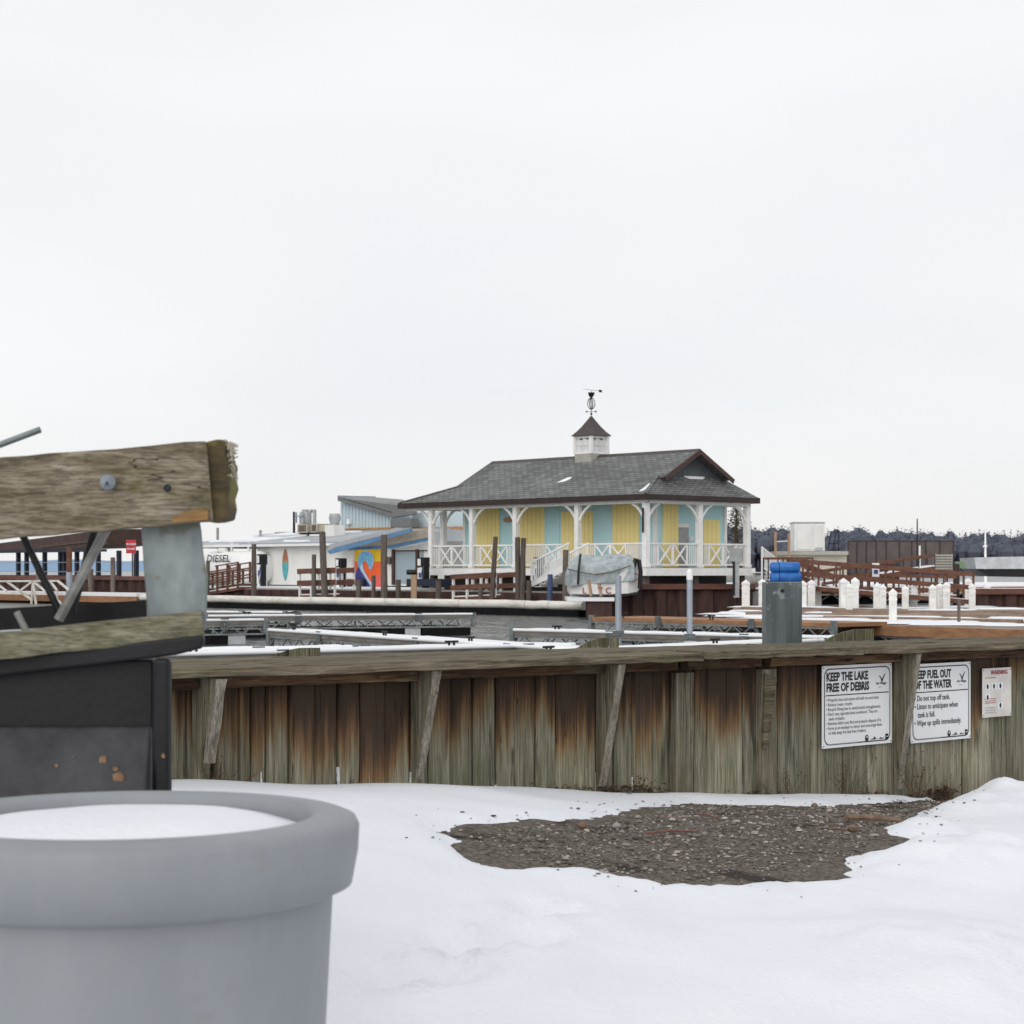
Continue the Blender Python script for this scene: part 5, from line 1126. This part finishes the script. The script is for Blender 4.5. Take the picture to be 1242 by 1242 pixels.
for px0, px1, ra, rb in ((250, 312, 1.0, 4.5), (300, 345, 3.2, 6.8), (340, 362, .2, .9), (372, 396, 4.2, 6.7), (352, 368, 5, 6.8)):
    a, b = t_at(px1, rS + ra), t_at(px0, rS + ra); part('roof_snow', MB(QT).prism([(a, rS + ra, slope(rS + ra) + .01), (b, rS + ra + .2, slope(rS + ra + .2) + .01), (b + .6, rS + rb, slope(rS + rb) + .01), (a - .4, rS + rb - .2, slope(rS + rb - .2) + .01)], (0, 0, .08)), 'roof_snow', t)
for px, y in ((264, 640), (284, 655), (316, 643)): tt = t_at(px, rS + 4); part('roof_vent', MB(QT).bar((tt, rS + 4, zt), (tt, rS + 4, z_at(y, tt, rS + 4)), .12), 'hvac_grey', t)
part('roof_ridge_line', MB(QT).bar((x0, rS + 7, zr2 + .03), (x1 + 8, rS + 7, zr2 + .03), .12), 'hvac_grey', t)
# surfboard
tt, r, z = QP(345.5, 685, rS - .06); hh = (z_at(666, tt, rS) - z_at(704, tt, rS)) / 2
def lens(a, b, n=8): 
    f = lambda v: .26 * (1 - abs(v) ** 2.4) ; u = [a + (b - a) * k / n for k in range(n + 1)]
    return [(tt - f(v) - .004, rS - .06, z + v * hh) for v in u] + [(tt + f(v) + .004, rS - .06, z + v * hh) for v in reversed(u)]
t = thing('surfboard', 'brown and teal surfboard fixed upright on the white shed wall', 'surfboard', Q(tt, rS - .06, z - hh))
part('board_top', MB(QT).prism(lens(.28, 1), (0, .05, 0)), 'surf_brown', t); part('board_stripe', MB(QT).prism(lens(.12, .28), (0, .05, 0)), 'pale_post', t); part('board_bottom', MB(QT).prism(lens(-1, .12), (0, .05, 0)), 'teal', t)
# rooftop unit
rH = rS + 4.5; tt = t_at(373, rH); zb_ = slope(rH) - .1; sc_ = Q(tt, rH, 0).y / FPX
t = thing('rooftop_unit', 'rooftop ventilation unit with fan drum and tan boxes on the white shed', 'ventilation', Q(tt, rH, zb_))
X = lambda px: t_at(px, rH); Zp = lambda y: z_at(y, tt, rH)
part('frame', MB(QT).box((X(386), rH + .3, zb_), (X(358), rH + 1, Zp(646))).box((X(356.5), rH - .01, Zp(646)), (X(355.3), rH + .1, Zp(620))), 'dark_rod', t)
for a, b in ((361, 373), (377, 385)): part('box', MB(QT).box((X(b), rH - .02, Zp(646)), (X(a), rH + .9, Zp(635.5))), 'hvac_tan', t); part('grille', MB(QT).box((X(b - 1.5), rH - .04, Zp(644.5)), (X(a + 1.5), rH - .022, Zp(637))), 'pile_wood', t)
part('duct', MB(QT).box((X(397), rH + .1, Zp(645)), (X(385.2), rH + .8, Zp(637))), 'hvac_tan', t)
part('fan_drum', MB(QT).tube([(X(364), rH + .4, Zp(635)), (X(364), rH + .4, Zp(622)), (X(364), rH + .4, Zp(620))], [.38, .38, .3], 16), 'hvac_grey', t, smooth=40); part('fan_cap', MB(QT).tube([(X(364), rH + .4, Zp(620)), (X(364), rH + .4, Zp(617.5))], .22, 14), 'hvac_grey', t)
part('side_frame', MB(QT).box((X(360.5), rH - .1, Zp(634)), (X(359), rH, Zp(621))).box((X(369), rH - .1, Zp(634)), (X(367.5), rH, Zp(621))).box((X(369), rH - .1, Zp(626.5)), (X(359), rH - .02, Zp(625))), 'pole_metal', t)
part('stack', MB(QT).tube([(X(375), rH + .4, Zp(635)), (X(375), rH + .4, Zp(619)), (X(371), rH + .4, Zp(619.5))], .12, 10), 'hvac_grey', t, smooth=40)
tt = t_at(406, rH); t = thing('roof_fan', 'round grey roof fan left of the corrugated building', 'ventilation', Q(tt, rH, zb_)); part('drum', MB(QT).tube([(tt, rH, zb_), (tt, rH, z_at(634, tt, rH)), (tt, rH, z_at(629, tt, rH)), (tt, rH, z_at(623, tt, rH))], [.3, .3, .36, .30], 16), 'hvac_grey', t, smooth=40); part('base', MB(QT).box((tt - .45, rH - .4, zb_ - .1), (tt + .45, rH + .4, z_at(637, tt, rH))), 'white_wall', t)

# ------------------------------------------------------------------ blue-eaved building with mural
rB_ = 2.2
t = thing('mural_building', 'white harbour building with slanting blue eaves and a wave mural', 'building', Q(t_at(460, rB_), rB_, .66))
xa, xb = t_at(521, rB_), t_at(399.5, rB_)
part('wall', MB(QT).prism([(xa, rB_ + 1, .6), (xb, rB_ + 1, .6), (xb, rB_ + 1, z_at(668, xb, rB_)), (t_at(470, rB_), rB_ + 1, z_at(663, 20, rB_)), (xa, rB_ + 1, z_at(656, xa, rB_))], (0, 6, 0)), 'white_wall', t)
def eave(pts, r, mat, nm, dep, th=None): part(nm, MB(QT).prism([QP(*p, r) for p in pts], (0, dep, 0)), mat, t)
eave([(397, 669), (408, 664), (498, 641.5), (499, 645), (470, 653), (400, 672)], rB_ - .4, 'blue_trim', 'upper_fascia', .08)
eave([(397, 668.5), (408, 663.5), (498, 641), (480, 640), (400, 660)], rB_ - .3, 'grey_roof', 'upper_roof', .25)
eave([(421, 663), (473, 661), (522, 650.5), (522, 655), (474, 665.5), (423, 667.5)], rB_ + .35, 'blue_trim', 'lower_fascia', .08)
part('eave_infill', MB(QT).prism([QP(*p, rB_ + .3) for p in ((408, 667), (470, 652), (499, 644), (524, 640), (524, 651), (473, 661), (421, 664))], (0, .04, 0)), 'hvac_tan', t)
part('beam', MB(QT).box((t_at(421, rB_ + .9), rB_ + .88, z_at(671, 22, rB_)), (t_at(402, rB_ + .9), rB_ + .97, z_at(668, 22, rB_))), 'black', t)
part('shutter_door', MB(QT).box((t_at(513, rB_ + .95), rB_ + .93, .75), (t_at(478, rB_ + .95), rB_ + .985, z_at(668, 18, rB_))), 'grey_panel', t)
for px in (476, 505): tt = t_at(px, rB_ + .8); part('door_post', MB(QT).box((tt - .09, rB_ + .8, .65), (tt + .09, rB_ + .92, z_at(666, tt, rB_))), 'rake_brown', t)
part('door_head', MB(QT).box((t_at(516, rB_ + .8), rB_ + .82, z_at(668, 18, rB_)), (t_at(477, rB_ + .8), rB_ + .91, z_at(666.6, 18, rB_))), 'rake_brown', t)
part('base_band', MB(QT).box((t_at(428, rB_), rB_ + .70, .5), (xb, rB_ + .98, .95)).box((xa, rB_ + .70, .5), (t_at(493, rB_), rB_ + .98, .9)), 'navy', t)
part('notice_box', MB(QT).box((t_at(474.5, rB_ + .9), rB_ + .8, z_at(684, 20, rB_)), (t_at(470.5, rB_ + .9), rB_ + .95, z_at(675, 20, rB_))), 'pile_wood', t)
rm = rB_ + .94
mu_ = thing('mural', 'painted wave mural in yellow, orange and blue on the white building', 'mural', Q(t_at(447, rm), rm, .95))
def mp_(pts, mat, lay, nm): part(nm, MB(QT).prism([QP(x, y, rm - .008 * lay) for x, y in pts], (0, .006, 0)), mat, mu_)
mp_([(428.5, 666), (464.5, 664), (464.5, 681), (428.5, 681)], 'mural_yellow', 0, 'yellow_sky')
mp_([(428.5, 681), (464.5, 681), (464.5, 714), (428.5, 714)], 'orange_paint', 0, 'orange_field')
mp_([(452, 714), (456, 700), (464.5, 695), (464.5, 714)], 'mural_pink', 1, 'pink_corner')
mp_([(434.5, 686), (429, 702), (428.5, 714), (452, 714), (444, 702), (439, 692)], 'mural_navy', 2, 'navy_slope')
curl = [(434.5, 687), (433.5, 680), (435, 674), (439, 669), (443.5, 667.5), (448.5, 669), (452, 673), (453.5, 679), (452.5, 686), (449.5, 692), (447.5, 689), (446, 685), (444, 680.5), (441.5, 680), (440, 683), (440.5, 689), (443, 695), (447, 702), (454, 714), (451, 714), (444, 703), (438, 693)]
mp_(curl, 'mural_sky', 3, 'wave'); mp_([(436.5, 688), (439.5, 683.5), (440.5, 690), (447, 702), (456, 714), (452.5, 714), (444, 702)], 'mural_white', 4, 'wave_crest')
for k in range(15):
    a = 2.75 - k * .27; x, y = 443.5 + 9.2 * math.cos(a), 679.5 - 11 * math.sin(a); mp_([(x + .9 * math.cos(q), y + .9 * math.sin(q)) for q in [j * 1.05 for j in range(6)]], 'mural_white', 5 + k % 2, 'foam')

# corrugated building with dark metal roof, behind
rG = 13.
t = thing('metal_roof_building', 'pale corrugated building with dark slanted metal roof behind the mural building', 'building', Q(t_at(470, rG), rG, .66))
part('wall', MB(QT).prism([QP(413, 700, rG), QP(476, 700, rG), QP(476, 626, rG), QP(413, 609, rG)], (0, 7, 0)), 'corrugated', t)
for k in range(16): px = 415 + 4 * k; tt = t_at(px, rG - .02); part('wall_rib', MB(QT).box((tt - .04, rG - .05, 2), (tt + .04, rG - .003, z_at(609.8 + 17 * (px - 413) / 63., tt, rG))), 'corrugated', t)
part('roof', MB(QT).prism([QP(409.5, 603.5, rG - .5), QP(409.5, 607.5, rG - .5), QP(476, 627, rG - .5), QP(500, 624, rG - .5), QP(500, 615, rG - .5)], (0, .4, 0)), 'metal_roof', t)
a = [QP(409.5, 603.5, rG - .5), QP(476, 622.5, rG - .5)]
part('roof_sheet', MB(QT).prism([a[0], a[1], QP(498, 619, rG + 1), QP(490, 607.5, rG + 6), QP(455, 604.5, rG + 6)], (0, 0, .08)), 'metal_roof', t)
for k in range(12): u = k / 11; p = Vector(a[0]).lerp(Vector(a[1]), u); q = Vector(QP(455, 604.5, rG + 6)).lerp(Vector(QP(498, 619, rG + 1)), u); part('roof_seam', MB(QT).bar(p + Vector((0, 0, .1)), q + Vector((0, 0, .1)), .05, .07), 'grey_roof', t)
part('gutter_box', MB(QT).box((t_at(500, rG - .6), rG - .7, z_at(637, 26, rG)), (t_at(475, rG - .6), rG - .1, z_at(627, 26, rG))), 'metal_roof', t)
part('side_wall', MB(QT).box((t_at(562, rG + .5), rG + .5, 1), (t_at(500, rG + .5), rG + 6, z_at(617, 22, rG))), 'corrugated', t)
part('wall_lamp', MB(QT).box((t_at(427.5, rG), rG - .25, z_at(633, 30, rG)), (t_at(424, rG), rG - .055, z_at(626.5, 30, rG))), 'white_paint', t)
zc0, zc1 = z_at(660, 22, rG), z_at(636, 22, rG)
for k in range(10): part('cedar_slat', MB(QT).box((t_at(561, rG), rG + .25, zc0 + (zc1 - zc0) * k / 10), (t_at(496, rG), rG + .33 + .01 * (k % 2), zc0 + (zc1 - zc0) * (k + .86) / 10)), 'cedar', t)
part('cedar_ledge', MB(QT).box((t_at(474, rG - .3), rG - .3, z_at(639.6, 28, rG)), (t_at(410, rG - .3), rG - .02, z_at(637.5, 28, rG))), 'cedar', t)

# ------------------------------------------------------------------ fuel pumps
def pump(label, px, yt, yb, r, wpx=9, flip=False):
    tt = t_at(px, r); t = thing('fuel_pump', label, 'fuel pump', Q(tt, r, .66), 0, 'fuel pumps on the quay'); s = Q(tt, r, 0).y / FPX; h = (yb - yt) * s; b = z_at(yb, tt, r); hw = wpx * s / 1.35
    part('cabinet', MB(QT).box((tt - hw * .1, r, b), (tt + hw * .9, r + .5, b + h * .66)), 'white_paint', t); part('display', MB(QT).box((tt - hw * .15, r - .02, b + h * .68), (tt + hw * .95, r + .5, b + h)), 'black', t); part('screen', MB(QT).box((tt + hw * .05, r - .04, b + h * .73), (tt + hw * .75, r - .022, b + h * .95)), 'white_paint', t)
    part('hose_column', MB(QT).box((tt - hw * .75, r, b), (tt - hw * .18, r + .3, b + h)), 'black', t); part('label_panel', MB(QT).box((tt + hw * .15, r - .012, b + h * .34), (tt + hw * .6, r - .002, b + h * .5)), 'mural_navy', t)
    part('hose', MB(QT).tube([(tt - hw * .6, r - .03, b + h * .7), (tt - hw * .8, r - .1, b + h * .35), (tt - hw * .5, r - .13, b + h * .08), (tt - hw * .2, r - .1, b + h * .3), (tt - hw * .3, r - .03, b + h * .6)], .022, 6), 'blue_pile', t, smooth=50)
pump('white and black fuel pump left of the wave mural', 411, 677, 712, .6); pump('white and black fuel pump at the left end of the pavilion', 511, 676, 713, -1.6, 11); pump('fuel pump with framed display before the pavilion deck', 651, 676, 703, -1.0, 7); pump('fuel pump beside the tall pile left of the surfboard', 315, 672, 712, 1.0, 8)
# navy plinth under right pump
single('pump_plinth', MB(QT).box((t_at(530, -1.9), -1.9, .66), (t_at(493, -1.9), -1.0, .66 + .35)), 'navy', 'dark blue plinth under the fuel pump by the pavilion', 'plinth')

# ------------------------------------------------------------------ boat under tarpaulin
YB = 80.
t = thing('covered_boat', 'small white lettered boat under a grey tarpaulin before the pavilion', 'boat', PZ(735, .6, YB))
zk, zg = P(0, 724, YB).z, P(0, 705, YB).z
hull = MB(); prevr = None
for px, hwd, zt, zb2 in ((688, .06, zg + .05, zk + .2), (692, .6, zg, zk + .02), (706, 1.0, zg, zk), (740, 1.03, zg + .1, zk), (760, 1.0, P(0, 690, YB).z, zk + .02), (772, .7, P(0, 678, YB).z, zk + .1), (776, .5, P(0, 684, YB).z, zk + .35)):
    c = PZ(px, 0, YB + .9); i = hull.pts([(c.x, c.y - hwd, zt), (c.x, c.y - hwd * .96, zb2 + .12), (c.x, c.y, zb2), (c.x, c.y + hwd * .96, zb2 + .12), (c.x, c.y + hwd, zt)])
    if prevr is None: hull.f.append((i, i + 1, i + 2, i + 3, i + 4))
    else:
        for q in range(5): hull.f.append((prevr + q, prevr + (q + 1) % 5, i + (q + 1) % 5, i + q))
    prevr = i
hull.f.append((prevr + 4, prevr + 3, prevr + 2, prevr + 1, prevr)); part('hull', hull, 'boat_white', t, smooth=30)
tp = MB(); rings = []
for px, ht, dn in ((685, 697, 708), (689, 684, 709), (696, 676, 710), (704, 672.5, 709), (712, 673, 708), (724, 673.5, 708), (735, 672.5, 707), (748, 672, 707), (759, 671.5, 704), (766, 674, 701), (770, 684, 699)):
    c = PZ(px, 0, YB + .9); k = 11
    a_, b_ = P(0, ht, YB).z, P(0, dn, YB).z; ring = []
    for q in range(k):
        th = math.pi * q / (k - 1); v = Vector((c.x, c.y - math.cos(th) * 1.06, b_ + (a_ - b_) * math.sin(th) ** .4)); v += Vector((.05 * noise.noise(v * 2.3), .34 * noise.noise(v * 2.9), .16 * noise.noise(v * 2.4 + Vector((5, 0, 0))) + .16 * noise.noise(v * 4.7))); ring.append(v)
    rings.append(tp.pts(ring))
for a, b in zip(rings, rings[1:]):
    for q in range(10): tp.f.append((a + q, a + q + 1, b + q + 1, b + q))
tp.f.append(tuple(rings[0] + q for q in reversed(range(11)))); tp.f.append(tuple(rings[-1] + q for q in range(11)))
tarp = part('tarpaulin', tp, 'tarp', t, smooth=70); sm = tarp.modifiers.new('subdivision', 'SUBSURF'); sm.levels = 1; sm.render_levels = 2
rpz = MB()
rpz.tube([P(688, 690, YB - .25), P(704, 694, YB - .3), P(722, 697, YB - .3), P(745, 693, YB - .3), P(765, 686, YB - .25)], .025, 6); part('lashing', rpz, 'pile_wood', t); part('lashing', MB().tube([P(704, 672, YB - .1), P(702, 690, YB - .32), P(701, 709, YB - .3)], .05, 6), 'black', t)
part('edge_trim', MB().tube([P(768, 690, YB), P(771, 678, YB), P(775, 680, YB), P(777, 693, YB), P(776, 714, YB)], .09, 8), 'black', t, smooth=50)
for ch, px, y, s in (('L', 706, 720, .36), ('T', 725, 720, .36), ('C', 734, 720, .36), ('C', 765, 704, .42)):
    lettering('lettering', ch, s, P(px, y, YB - .17), (1, 0, 0), 'red_print', t, bold=.006)
for px in (714, 726): part('stand', MB().bar(P(px, 703, YB - .1), P(px + 3, 723, YB - .15), .09), 'pale_post', t)
single('boat_platform', MB().box(tuple(PZ(688, P(0, 729, YB).z, YB - .5)), tuple(PZ(740, P(0, 724.5, YB).z, YB + 3))), 'dock_snow', 'snow covered low platform carrying the tarped boat', 'platform')
single('sheet_pile_corner', MB().box(tuple(PZ(712, WATER - .5, YB - .4)), tuple(PZ(740, P(0, 725.5, YB).z - .08, YB + 1))), 'sheet_pile', 'short rusty sheet-pile corner under the tarped boat', 'wall')
# electric box on a post
YE = 82.; t = thing('power_pedestal', 'grey electric box on a post at the pavilion corner', 'electric box', PZ(893, .6, YE))
part('post', MB().bar(PZ(893, .3, YE), P(893, 682, YE), .3, .22), 'hvac_grey', t); c = P(892.5, 673, YE); part('box', MB().box((c.x - .26, c.y - .25, c.z - .28), (c.x + .26, c.y + .05, c.z + .28)), 'electric_grey', t, bevel=.02); part('conduit', MB().tube([PZ(890, .4, YE - .2), P(890, 681, YE - .2)], .05, 8), 'black', t)
# security camera / pole at pavilion corner
single('downpipe', MB().tube([Q(-.1, -.3, 4.2), Q(-.1, -.3, 3.7), Q(-.12, -.32, 3.1)], .05, 8), 'black', 'short black pipe fixed to the corner post of the pavilion', 'pipe')

# conifer behind the veranda
YC = 101.; base = PZ(894, DK, YC); t = thing('evergreen', 'brownish evergreen tree seen through the right end of the veranda', 'tree', PZ(894, .4, YC))
part('trunk', MB().tube([PZ(894, .4, YC), P(893, 655, YC), P(893, 618, YC)], [.16, .11, .02], 8), 'bark', t)
lb = MB(); lf = MB()
for k in range(26):
    u = k / 25; z = P(0, 660 - 46 * u, YC).z; a = k * 2.4; l = .75 * (1 - u) + .12; lb.tube([Vector((base.x, YC, z)), Vector((base.x + math.cos(a) * l, YC + math.sin(a) * l, z + .25))], [.025, .008], 4)
    for _ in range(60):
        f = random.random() ** .6; c = Vector((base.x + math.cos(a) * l * f, YC + math.sin(a) * l * f, z + .25 * f)) + Vector((random.gauss(0, .1), random.gauss(0, .1), random.gauss(0, .12))); d = [Vector((random.uniform(-1, 1), random.uniform(-1, 1), random.uniform(-.5, 1.5))) * .06 for _ in range(3)]; i = lf.pts([c + x for x in d]); lf.f.append((i, i + 1, i + 2))
part('branches', lb, 'bark', t); part('crown', lf, 'winter_leaf', t)

# ------------------------------------------------------------------ right background
def bx(px0, px1, y0, y1, Y, dep): a, b = P(px0, y1, Y), P(px1, y0, Y); return MB().box((a.x, Y, a.z), (b.x, Y + dep, b.z))
t = thing('storage_block', 'low beige flat-roofed block below the white cabinet', 'building', PZ(985, .4, 98)); part('wall', bx(944, 1027, 673, 700, 98.4, 5), 'beige_wall', t); part('roof_slab', bx(942, 1029, 668.5, 673, 98, 5.8), 'cupola_base', t)
t = thing('white_cabinet', 'tall white plastic cabinet standing on the beige block', 'cabinet', P(982, 668, 100)); part('body', bx(963.5, 1000.5, 634, 668.4, 100, 1.6), 'white_paint', t, bevel=.03); part('lid', bx(963, 1001, 633, 634.2, 99.95, 1.7), 'hvac_grey', t); part('door', bx(967, 984, 637.5, 666, 99.96, .03), 'tank_white', t); part('door', bx(986.5, 998, 637.5, 666, 99.96, .03), 'white_wall', t); part('louvre', bx(989, 998, 663.8, 667.6, 99.94, .015), 'float_end', t)
for k, px in enumerate((940.5, 957)): single('timber_post', MB().bar(PZ(px, 1.5, 97), P(px, 645 + 2 * k, 97), .12), 'pale_post', ['bare timber post left of the white cabinet, farther from it', 'bare timber post left of the white cabinet, nearer to it'][k], 'post')
single('white_crossbar', MB().bar(P(940.5, 657, 97.2), P(958, 656, 97.2), .06), 'white_wall', 'thin white bar joining the two bare timber posts', 'bar')
t = thing('ladder_frame', 'dark leaning ladder frames right of the white cabinet', 'ladder', P(1011, 668, 100)); 
for a, b in (((1004, 668), (1008, 644)), ((1010, 668), (1014, 645)), ((1006, 667), (1018, 667)), ((1017, 668), (1017, 645)), ((1005, 659), (1016, 659)), ((1007, 645), (1017, 645))): part('bar', MB().bar(P(*a, 100), P(*b, 100), .06), 'navy', t)
t = thing('screen_fence', 'tall brown screened fence in front of the wooded shore', 'fence', PZ(1092, .4, 104))
pxs = [1028.5, 1039.5, 1051, 1063, 1075, 1091, 1106, 1123, 1140, 1156.5]
for a, b in zip(pxs, pxs[1:]): part('panel', bx(a + .6, b - .6, 657.3, 694, 104, .03), 'fence_screen', t)
for a in pxs: part('post', bx(a - .6, a + .6, 655.5, 697, 103.97, .09), 'brown_trim', t)
part('top_rail', bx(1028, 1157, 655.7, 657.2, 103.99, .06), 'brown_trim', t)
single('mast', MB().tube([PZ(1112.5, .4, 100), P(1112.5, 629, 100)], [.06, .03], 8), 'dark_rod', 'thin dark mast rising above the brown fence', 'mast'); single('mast', MB().tube([PZ(1115.5, .4, 99), P(1115.5, 662, 99)], .05, 8), 'white_wall', 'short pale pole in front of the brown fence beside the dark mast', 'mast')
t = thing('sail_mast', 'white mast with small cross arm above the far right boat', 'mast', PZ(1195, .4, 120)); part('pole', MB().tube([PZ(1195.5, .4, 120), P(1195, 642, 120)], [.10, .04], 8), 'white_paint', t); part('arm', MB().bar(P(1192.5, 662.5, 119.9), P(1197, 662.5, 119.9), .1), 'white_paint', t)
t = thing('covered_motor_boat', 'boat under a white cover on a dark hull at the far right', 'boat', PZ(1210, .9, 92))
part('cover', MB().prism([P(x, y, 92) for x, y in ((1181.5, 676.5), (1184, 690), (1250, 690), (1250, 675), (1210, 675.5))], (0, 3, 0)), 'float_end', t); part('hull', MB().prism([P(x, y, 92.1) for x, y in ((1183, 690.2), (1200, 699), (1250, 700), (1250, 690.2))], (0, 2.8, 0)), 'black_paint', t)
single('small_boat', MB().prism([P(x, y, 94) for x, y in ((1169, 681), (1171, 689), (1180, 689), (1182, 681))], (0, 2, 0)), 'green_hull', 'small pale green boat beside the covered boat at far right', 'boat')
t = thing('slatted_crate', 'pale slatted crate stack in front of the fence\'s right end', 'crate', PZ(1145, .5, 96))
for k in range(6): part('slat', bx(1135, 1155.5, 672.5 + 3.2 * k, 674.6 + 3.2 * k, 96, .5), 'cupola_base', t)
for px in (1135.5, 1155): part('upright', bx(px - .6, px + .6, 671.8, 692, 96.51, .1), 'cupola_base', t)
# blue rolls in a rack
t = thing('blue_roll', 'lower of two blue wrapped rolls beside the pavilion', 'roll', P(952, 706, 79)); 
for k, (yc, lb_, x0, x1) in enumerate(((700, None, 934, 972), (688, 'upper of two blue wrapped rolls beside the pavilion', 934, 970))):
    if lb_: t = thing('blue_roll', lb_, 'roll', P(952, 694, 79))
    ps = [P(x, yc, 79.2) for x in (x0, x0 + 2, x1 - 2, x1)]; part('wrap', MB().tube([ps[0], ps[1], ps[1].lerp(ps[2], .33), ps[1].lerp(ps[2], .66), ps[2], ps[3]], [.14, .20, .215, .2, .21, .15], 12), 'blue_plastic', t, smooth=50); part('band', MB().tube([P(x0 + 10, yc, 79.2), P(x0 + 11, yc, 79.2)], .222, 12), 'navy', t)
single('rust_panel', bx(1066, 1090, 684, 708, 92, .1), 'sheet_pile', 'dark rusty steel panel behind the right-hand ramps', 'panel')
def ramp(label, a, b, Y, lower, mat='stain_brown', posts=6, wd=1.6, Y2=None, hb=.2, thin=False):
    """a,b: pixel ends of the top rail; lower: rail offsets below it in metres"""
    A, B = P(*a, Y), P(*b, Y2 or Y); t = thing('ramp', label, 'ramp', (A + B) / 2 - Vector((0, 0, lower[-1])))
    for o in (0, wd):
        off = Vector((0, o, 0))
        for k, l in enumerate([0] + list(lower)): part('rail_board', MB().bar(A + off - Vector((0, 0, l)), B + off - Vector((0, 0, l)), .06, hb if k else hb * .9), mat, t)
        for k in range(posts): q = A.lerp(B, k / (posts - 1)) + off + Vector((0, .05, 0)); part('post', MB().bar(q + Vector((0, 0, .05)), q - Vector((0, 0, lower[-1] + .1)), .05 if thin else .075), 'navy' if thin else mat, t)
    A2, B2 = A - Vector((0, 0, lower[-1] - .06)), B - Vector((0, 0, lower[-1] - .06)); part('deck', MB().hexa([A2, B2, B2 + Vector((0, wd, 0)), A2 + Vector((0, wd, 0)), A2 + Vector((0, 0, .05)), B2 + Vector((0, 0, .05)), B2 + Vector((0, wd, .05)), A2 + Vector((0, wd, .05))]), 'dock_snow', t)
ramp('flat brown railing rack around the blue rolls', (932, 677.2), (986, 677.2), 83.5, (1.0,), posts=4, thin=True, hb=.1)
ramp('long brown ramp falling to the right across the right-hand docks', (964, 680), (1181, 696.5), 80, (.5, 1.05), posts=8, thin=False, Y2=74, hb=.17)
ramp('brown ramp rising to the right in front of the brown fence', (1000, 693), (1134, 673.5), 88, (.55,), posts=8, thin=True, hb=.13)
ramp('steep short brown ramp beside the blue rolls', (962, 679), (1019, 702), 82, (.6,), posts=4, hb=.18)
ramp('flat brown dock railing low behind the white posts', (1040, 697), (1160, 700), 79, (.55, .8), posts=9, thin=True, hb=.14)
t = thing('far_dock', 'dark truss walkway with white edge behind the row of white posts', 'dock', PZ(1080, WATER, 84)); a, b = P(985, 712, 84), P(1260, 709, 86)
part('deck', MB().bar(a, b, 1.4, .12), 'dock_snow', t); part('edge_beam', MB().bar(a + Vector((0, -.75, -.18)), b + Vector((0, -.75, -.18)), .1, .22), 'dock_timber', t); part('float', MB().bar(a + Vector((0, .1, -.75)), b + Vector((0, .1, -.75)), 1.1, .75), 'float_black', t)
tm = MB(); d = (b - a); n = int(d.length / .7)
for k in range(n): tm.bar(a + d * (k / n) + Vector((0, -.7, -.3 if k % 2 else -.75)), a + d * ((k + 1) / n) + Vector((0, -.7, -.75 if k % 2 else -.3)), .045)
tm.bar(a + Vector((0, -.7, -.78)), b + Vector((0, -.7, -.78)), .07); part('truss', tm, 'truss_metal', t)
t = thing('far_pile', 'thick dark pile beside the covered boat at right', 'pile', PZ(1160, WATER, 80)); part('timber', MB().tube([PZ(1160, WATER - 1, 80), P(1160, 684, 80)], .135, 10), 'brown_trim', t, smooth=40); part('band', MB().tube([P(1160, 692, 80), P(1160, 694, 80)], .142, 10), 'black', t)
t = thing('notice_board', 'small white notice with blue emblem on the right-hand ramp', 'sign', P(1062, 700, 78)); part('panel', bx(1058, 1066.5, 683, 699.5, 78, .04), 'white_paint', t); part('emblem', bx(1060, 1065, 691, 696, 77.98, .015), 'mural_navy', t); part('post', bx(1061.7, 1062.7, 699.6, 722, 78.01, .05), 'pile_wood', t)
